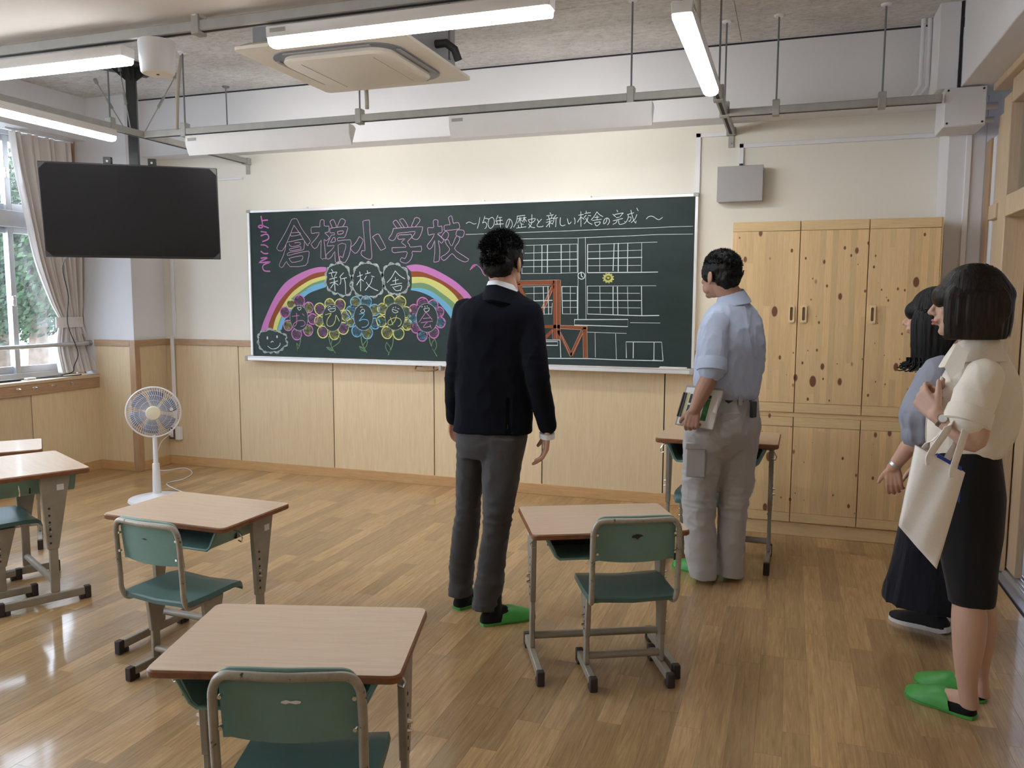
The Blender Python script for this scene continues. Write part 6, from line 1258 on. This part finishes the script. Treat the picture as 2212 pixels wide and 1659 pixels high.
# bob hair
def bob(parent, hc, fr, mat, k, zlow, front, back, seed, curl=0, name='hair'):
    f, s_, u = fr; P = lambda a, b, d: hc + (f * a + s_ * b + u * d) * k
    H = MB(); H.ell(P(-.016, 0, .036), (.102 * k, .086 * k, .093 * k), (f, s_, u), 30, 18)
    H.ell(P(.060, 0, .020), (.050 * k, .070 * k, .046 * k), (f, s_, u), 24, 14)      # fringe
    def curtain_(pts, ra, rb): # stack of ellipses
        L = [[p + f * ra[i] * cos(a) + s_ * rb[i] * sin(a) for a in [2 * pi * q_ / 24 for q_ in range(24)]] for i, p in enumerate(pts)]
        H.loops(L)
    n = 9; zt = .085
    for q_ in (-1, 1):
        pts = []; ra = []; rb = []
        for i in range(n):
            t = i / (n - 1); z = zt + (zlow - zt) * t
            xf_ = front * (1 - .1 * t); xb = -.10 - (.02 if t < .7 else 0)
            g_ = (0.35, .72, .92)[i] if i < 3 else 1; pts.append(P((xf_ + xb) / 2, q_ * (.074 + .014 * sin(pi * t)) * g_, z)); ra.append((xf_ - xb) / 2 * k * g_); rb.append((.026 - .004 * t) * k * g_)
        curtain_(pts, ra, rb)
    pts = []; ra = []; rb = []
    for i in range(n):
        t = i / (n - 1); z = zt + (zlow - zt) * t; g_ = (.45, .75, .92)[i] if i < 3 else 1; pts.append(P(-.056 * (.5 + .5 * g_) - back * .5 * sin(pi * (t * .7 + .15)), 0, z)); ra.append(.066 * k * (1 - .12 * t ** 3) * g_); rb.append((.084 + .008 * sin(pi * t)) * k * g_)
    curtain_(pts, ra, rb)
    def dh(co, no):
        r = co - hc; a = math.atan2(r.dot(s_), r.dot(f)); m_ = max(0, 1 - abs(no.z) * 1.0)
        return (.0035 * noise.noise(Vector((a * 9, seed, co.z * 2))) + .002 * noise.noise(Vector((a * 34, seed, co.z * 3)))) * m_
    o = meshobj(name, remesh(H, .0055, 9, dh), mat, parent)
    rd = random.Random(seed); tri = MB()
    for _ in range(1500):
        a = rd.uniform(0, 2 * pi)
        if cos(a) > .62: continue
        ph = rd.uniform(.0, 1.25); oz = P(-.030, 0, 0)
        top = P(-.017 + .103 * cos(a) * cos(ph), .087 * sin(a) * cos(ph), .036 + .095 * sin(ph)); mid = P(-.030 + (.106 if cos(a) < 0 else .102) * cos(a), .094 * sin(a), .0)
        o_ = mid - oz; o_.z = 0; o_.normalize(); bot = mid + u * (zlow - rd.uniform(-.012, .004)) * k - o_ * rd.uniform(.006, .020)
        wv = (s_ * cos(a) - f * sin(a)) * .0022; m2 = top.lerp(mid, .5) + (top.lerp(mid, .5) - P(-.02, 0, .03)).normalized() * .012; m3 = mid.lerp(bot, .5) + o_ * .002
        Q = [top, m2, mid + o_ * .001, m3]; vs = []
        for q_ in Q: vs += [q_ - wv, q_ + wv]
        tri.add(vs + [bot], [(0, 1, 3, 2), (2, 3, 5, 4), (4, 5, 7, 6), (6, 7, 8)])
    so = tri.build('hair_strands', mat, o, fix=False); so['kind'] = 'stuff'
    return o
bob(w1, hc, hf, M_hairb, .97, -.124, .078, .020, 11)
# watch
wd_ = (Lw - Le).normalized(); wc = Lw - wd_ * .022; wn_ = wd_.orthogonal().normalized()
wt = MB().tube([wc - wd_ * .006, wc + wd_ * .006], [.0275, .0275], 22).build('wristwatch', plain('steel bracelet', (.22, .20, .19), .3, metal=.8), w1)
fdir = Vector((-.35, -.85, .35)); fdir = (fdir - wd_ * fdir.dot(wd_)).normalized()
MB().tube([wc + fdir * .022, wc + fdir * .032], [.016, .0155], 22).build('watch_case', M_chrome, wt); MB().tube([wc + fdir * .0321, wc + fdir * .0325], [.012, .012], 22).build('watch_face', M_paper, wt)
# tote bag hanging from her forearm
tq = [V3(v) for v in ((4.595,-2.93,0.992), (4.733,-2.93,0.917), (4.672,-2.93,0.606), (4.559,-2.93,0.732))]
tote = thing('tote_bag', 'plain natural canvas tote bag hanging from the forearm of the woman in cream', 'bag', tq[2])
def bagsurf(sgn, nu=14, nv=18):
    G = []
    for j in range(nv + 1):
        row = []
        for i in range(nu + 1):
            a, b = i / nu, j / nv; p_ = tq[0] * (1 - a) * (1 - b) + tq[1] * a * (1 - b) + tq[2] * a * b + tq[3] * (1 - a) * b
            th = .030 * (sin(pi * a) ** .5 if 0 < a < 1 else 0) * (1 - b) ** .6 + .004
            p_ = p_ + Vector((.1, sgn, 0)) * th + Vector((0, sgn * .008 * sin(a * 9 + b * 3) * (1 - b * .4) * sin(pi * a), 0)); row.append(p_)
        G.append(row)
    return G
b_ = MB()
for sgn in (-1, 1):
    G = bagsurf(sgn); w_ = 15; fs = [(j * w_ + i, j * w_ + i + 1, (j + 1) * w_ + i + 1, (j + 1) * w_ + i) for j in range(18) for i in range(14)]
    b_.add([v for r in G for v in r], fs if sgn < 0 else [tuple(reversed(f_)) for f_ in fs])
bo = b_.build('bag_body', M_canvas, tote, fix=False)
sm = bo.modifiers.new('t', 'SOLIDIFY'); sm.thickness = .002
arm = Le.lerp(Lw, .40)
for dy, (u0, u1), (ax_, ay_) in ((-.032, (.28, .74), (0, 0)), (.030, (.22, .66), (.02, 0))):
    p0 = tq[0].lerp(tq[1], u0) + Vector((0, dy, 0)); p1 = tq[0].lerp(tq[1], u1) + Vector((0, dy, 0)); tp_ = arm + Vector((ax_ + .0, dy * .3, .040))
    C_ = catmull([p0 - Vector((0, 0, .03)), p0, p0.lerp(tp_, .6) + Vector((-.01, dy * .5, .0)), tp_ + Vector((-.018, dy * .4, -.006)), tp_ + Vector((0, 0, .004)), tp_ + Vector((.018, dy * .4, -.006)), p1.lerp(tp_, .6) + Vector((.012, dy * .5, 0)), p1, p1 - Vector((0, 0, .03))], 5)
    vs = []
    for i, p_ in enumerate(C_):
        t_ = (C_[min(len(C_) - 1, i + 1)] - C_[max(0, i - 1)]).normalized(); wv = Vector((0, 1, 0)) if t_.z ** 2 < .5 else Vector((.8, .5, 0)); wv = (wv - t_ * wv.dot(t_)).normalized() * .0125; vs += [p_ - wv, p_ + wv]
    so = MB().add(vs, [(2 * i, 2 * i + 1, 2 * i + 3, 2 * i + 2) for i in range(len(C_) - 1)]).build('strap', M_canvas, tote, fix=False); m_ = so.modifiers.new('t', 'SOLIDIFY'); m_.thickness = .003
bi = [tq[0].lerp(tq[1], .45) + Vector((0, 0, .012)), tq[0].lerp(tq[1], .95) + Vector((0, 0, .010)), tq[0].lerp(tq[1], .95) - Vector((0, 0, .1)), tq[0].lerp(tq[1], .45) - Vector((0, 0, .1))]
bf = MB().loops([bi, [p_ + Vector((0, .012, 0)) for p_ in bi]]).build('blue_booklet', M_blue_p); tag(bf, 'bright blue booklet sticking out of the canvas tote bag', 'booklet')

# ---- woman in blue grey blouse
loc = (4.80, -1.93, 0); hf = frame(162)
hc = V3((4.769,-1.93,1.377)); nk = V3((4.795,-1.93,1.247))
Ls, Le, Lw = V3((4.775,-2.06,1.161)), V3((4.715,-2.12,0.906)), V3((4.635,-2.08,0.761))
Rs, Re, Rw = V3((4.85,-1.78,1.14)), V3((4.834,-1.74,0.87)), V3((4.778,-1.8,0.733))
mb = MB(); head(mb, hc, hf, .95)
mb.limb([nk - Vector((0, 0, .05)), nk, hc - Vector((0, 0, .05))], [.052, .047, .048])
mb.rings([(4.817,-1.93,1.151,0.067,0.067,162.0),(4.817,-1.93,0.996,0.077,0.077,162.0),(4.825,-1.93,0.84,0.068,0.068,162.0),(4.829,-1.93,0.662,0.073,0.073,162.0)], 28, 2.2)
mb.limb([Ls, Le, Le.lerp(Lw, .4), Lw], [.042, .038, .034, .023]); mb.limb([Rs, Re, Rw], [.042, .036, .024])
hand(mb, Lw, V3((4.646,-2.06,0.652)) - Lw, (-.6, -1, 0), (-1, .3, 0), .42, .90)
hand(mb, Rw, (-.1, .1, -1), (0, 1, 0), (-1, 0, 0), .4, .9)
nf = (V3((4.907,-1.86,0.0)), V3((4.698,-1.759,0.0))); ff = (nf[0] + Vector((.06, .16, 0)), nf[1] + Vector((.10, .16, 0)))
for kn, (h, t_), hp in ((V3((4.804,-1.98,0.413)), nf, V3((4.8,-1.97,0.688))), (V3((4.868,-1.86,0.385)), ff, V3((4.85,-1.88,0.673)))):
    mb.limb([hp, kn, h + (t_ - h) * .22 + Vector((0, 0, .09))], [.05, .04, .032]); foot(mb, h, t_, 1, 0, .92)
w2 = person('person', mb, loc, M_skin, 'woman with long black hair in a blue grey blouse and navy skirt')
eyes(w2, hc, hf, .95, False)
J = MB()
J.rings([(4.807,-1.93,1.257,0.032,0.039,162.0),(4.807,-1.93,1.22,0.05,0.06,162.0),(4.807,-1.93,1.18,0.064,0.077,162.0),(4.811,-1.93,1.112,0.074,0.089,162.0),(4.812,-1.93,1.015,0.078,0.093,162.0),(4.815,-1.93,0.918,0.073,0.088,162.0),(4.822,-1.93,0.829,0.065,0.078,162.0),(4.824,-1.93,0.79,0.062,0.074,162.0)], 34, 2.2)
J.limb([Ls + Vector((.01, .01, 0)), Ls.lerp(Le, .35), Ls.lerp(Le, .75), Ls.lerp(Le, .98)], [.060, .082, .098, .072], 22); J.limb([Rs, Rs.lerp(Re, .5), Re], [.058, .080, .06], 22)
def dg_(co, no):
    d = fold(co, 12, 12, 3, .012, 2) + fold(co, 22, 22, 6, .006, 5)
    if co.z < 1.0: d += fold(co, 30, 30, 3, .008, 5)
    return d
bl = meshobj('blouse', remesh(J, .0065, 2, dg_), M_gblouse, w2)
K = MB()
K.rings([(4.822,-1.93,0.824,0.066,0.074,162.0),(4.815,-1.93,0.78,0.082,0.092,162.0),(4.814,-1.93,0.7,0.094,0.106,162.0),(4.815,-1.93,0.581,0.107,0.12,162.0),(4.815,-1.93,0.44,0.122,0.136,162.0),(4.813,-1.93,0.298,0.138,0.155,162.0),(4.809,-1.93,0.206,0.151,0.169,162.0),(4.809,-1.93,0.15,0.157,0.176,162.0)], 40, 2.1)
meshobj('skirt', remesh(K, .0085, 2, lambda c, n: fold(c, 14, 14, .8, .016, 3)), M_navy, w2)
def shoe(parent, h, t_):
    s0 = MB(); foot(s0, h - (t_ - h) * .04, t_ + (t_ - h) * .04, 1, 0, 1.12, 1.02, .022); o = meshobj('trainer', remesh(s0, .005, 2), plain('black knit', (.012, .012, .013), .8) if 'black knit' not in MATS else MATS['black knit'], parent)
    ax = (t_ - h).normalized(); sd = Vector((-ax.y, ax.x, 0)); Lf = (t_ - h).length; Ls_ = []
    for z, g in ((.0, .96), (.010, 1.03), (.026, 1.0)):
        pr = [(-.05, .012), (-.02, .026), (.10, .034), (.3, .034), (.5, .042), (.7, .047), (.85, .042), (.97, .030), (1.05, .010)]
        Ls_.append([h + ax * Lf * t + sd * w_ * g + Vector((0, 0, z + (.008 if t < 0 else 0))) for t, w_ in pr] + [h + ax * Lf * t - sd * w_ * g + Vector((0, 0, z + (.008 if t < 0 else 0))) for t, w_ in reversed(pr)])
    sl = MB().loops(Ls_).build('shoe_sole', M_whitep, o); sl['label'] = 'white rubber sole'
    for k in range(4):
        c_ = h + ax * Lf * (.42 + .07 * k) + Vector((0, 0, .085 - .012 * k)); MB().tube([c_ - sd * .02, c_ + Vector((0, 0, .004)), c_ + sd * .02], .0025, 6).build('lace', M_grey, o)
shoe(w2, nf[0], nf[1]); shoe(w2, ff[0], ff[1])
hr = bob(w2, hc, hf, M_hairk, .96, -.20, .070, .05, 5)
tr_ = MB(); rd = random.Random(9)
for k in range(70):
    a = rd.uniform(.2, 1.4); b_ = hc + hf[0] * rd.uniform(-.05, .075) + hf[1] * rd.choice((.085, .09, .095)) - Vector((0, 0, .17)); cz_ = rd.uniform(.02, .06)
    tr_.tube(catmull([b_, b_ - Vector((0, 0, cz_ * .6)), b_ - Vector((0, 0, cz_)) + hf[0] * rd.uniform(.0, .04), b_ - Vector((0, 0, cz_ * 1.02)) + hf[0] * rd.uniform(.01, .045)], 3), [.0028] * 9 + [.001], 5)
so = tr_.build('curled_ends', M_hairk, hr); so['kind'] = 'stuff'
wd_ = (Lw - Le).normalized(); wc = Lw - wd_ * .015
wt = MB().tube([wc - wd_ * .006, wc + wd_ * .006], [.026, .026], 20).build('wristwatch', M_alu, w2)
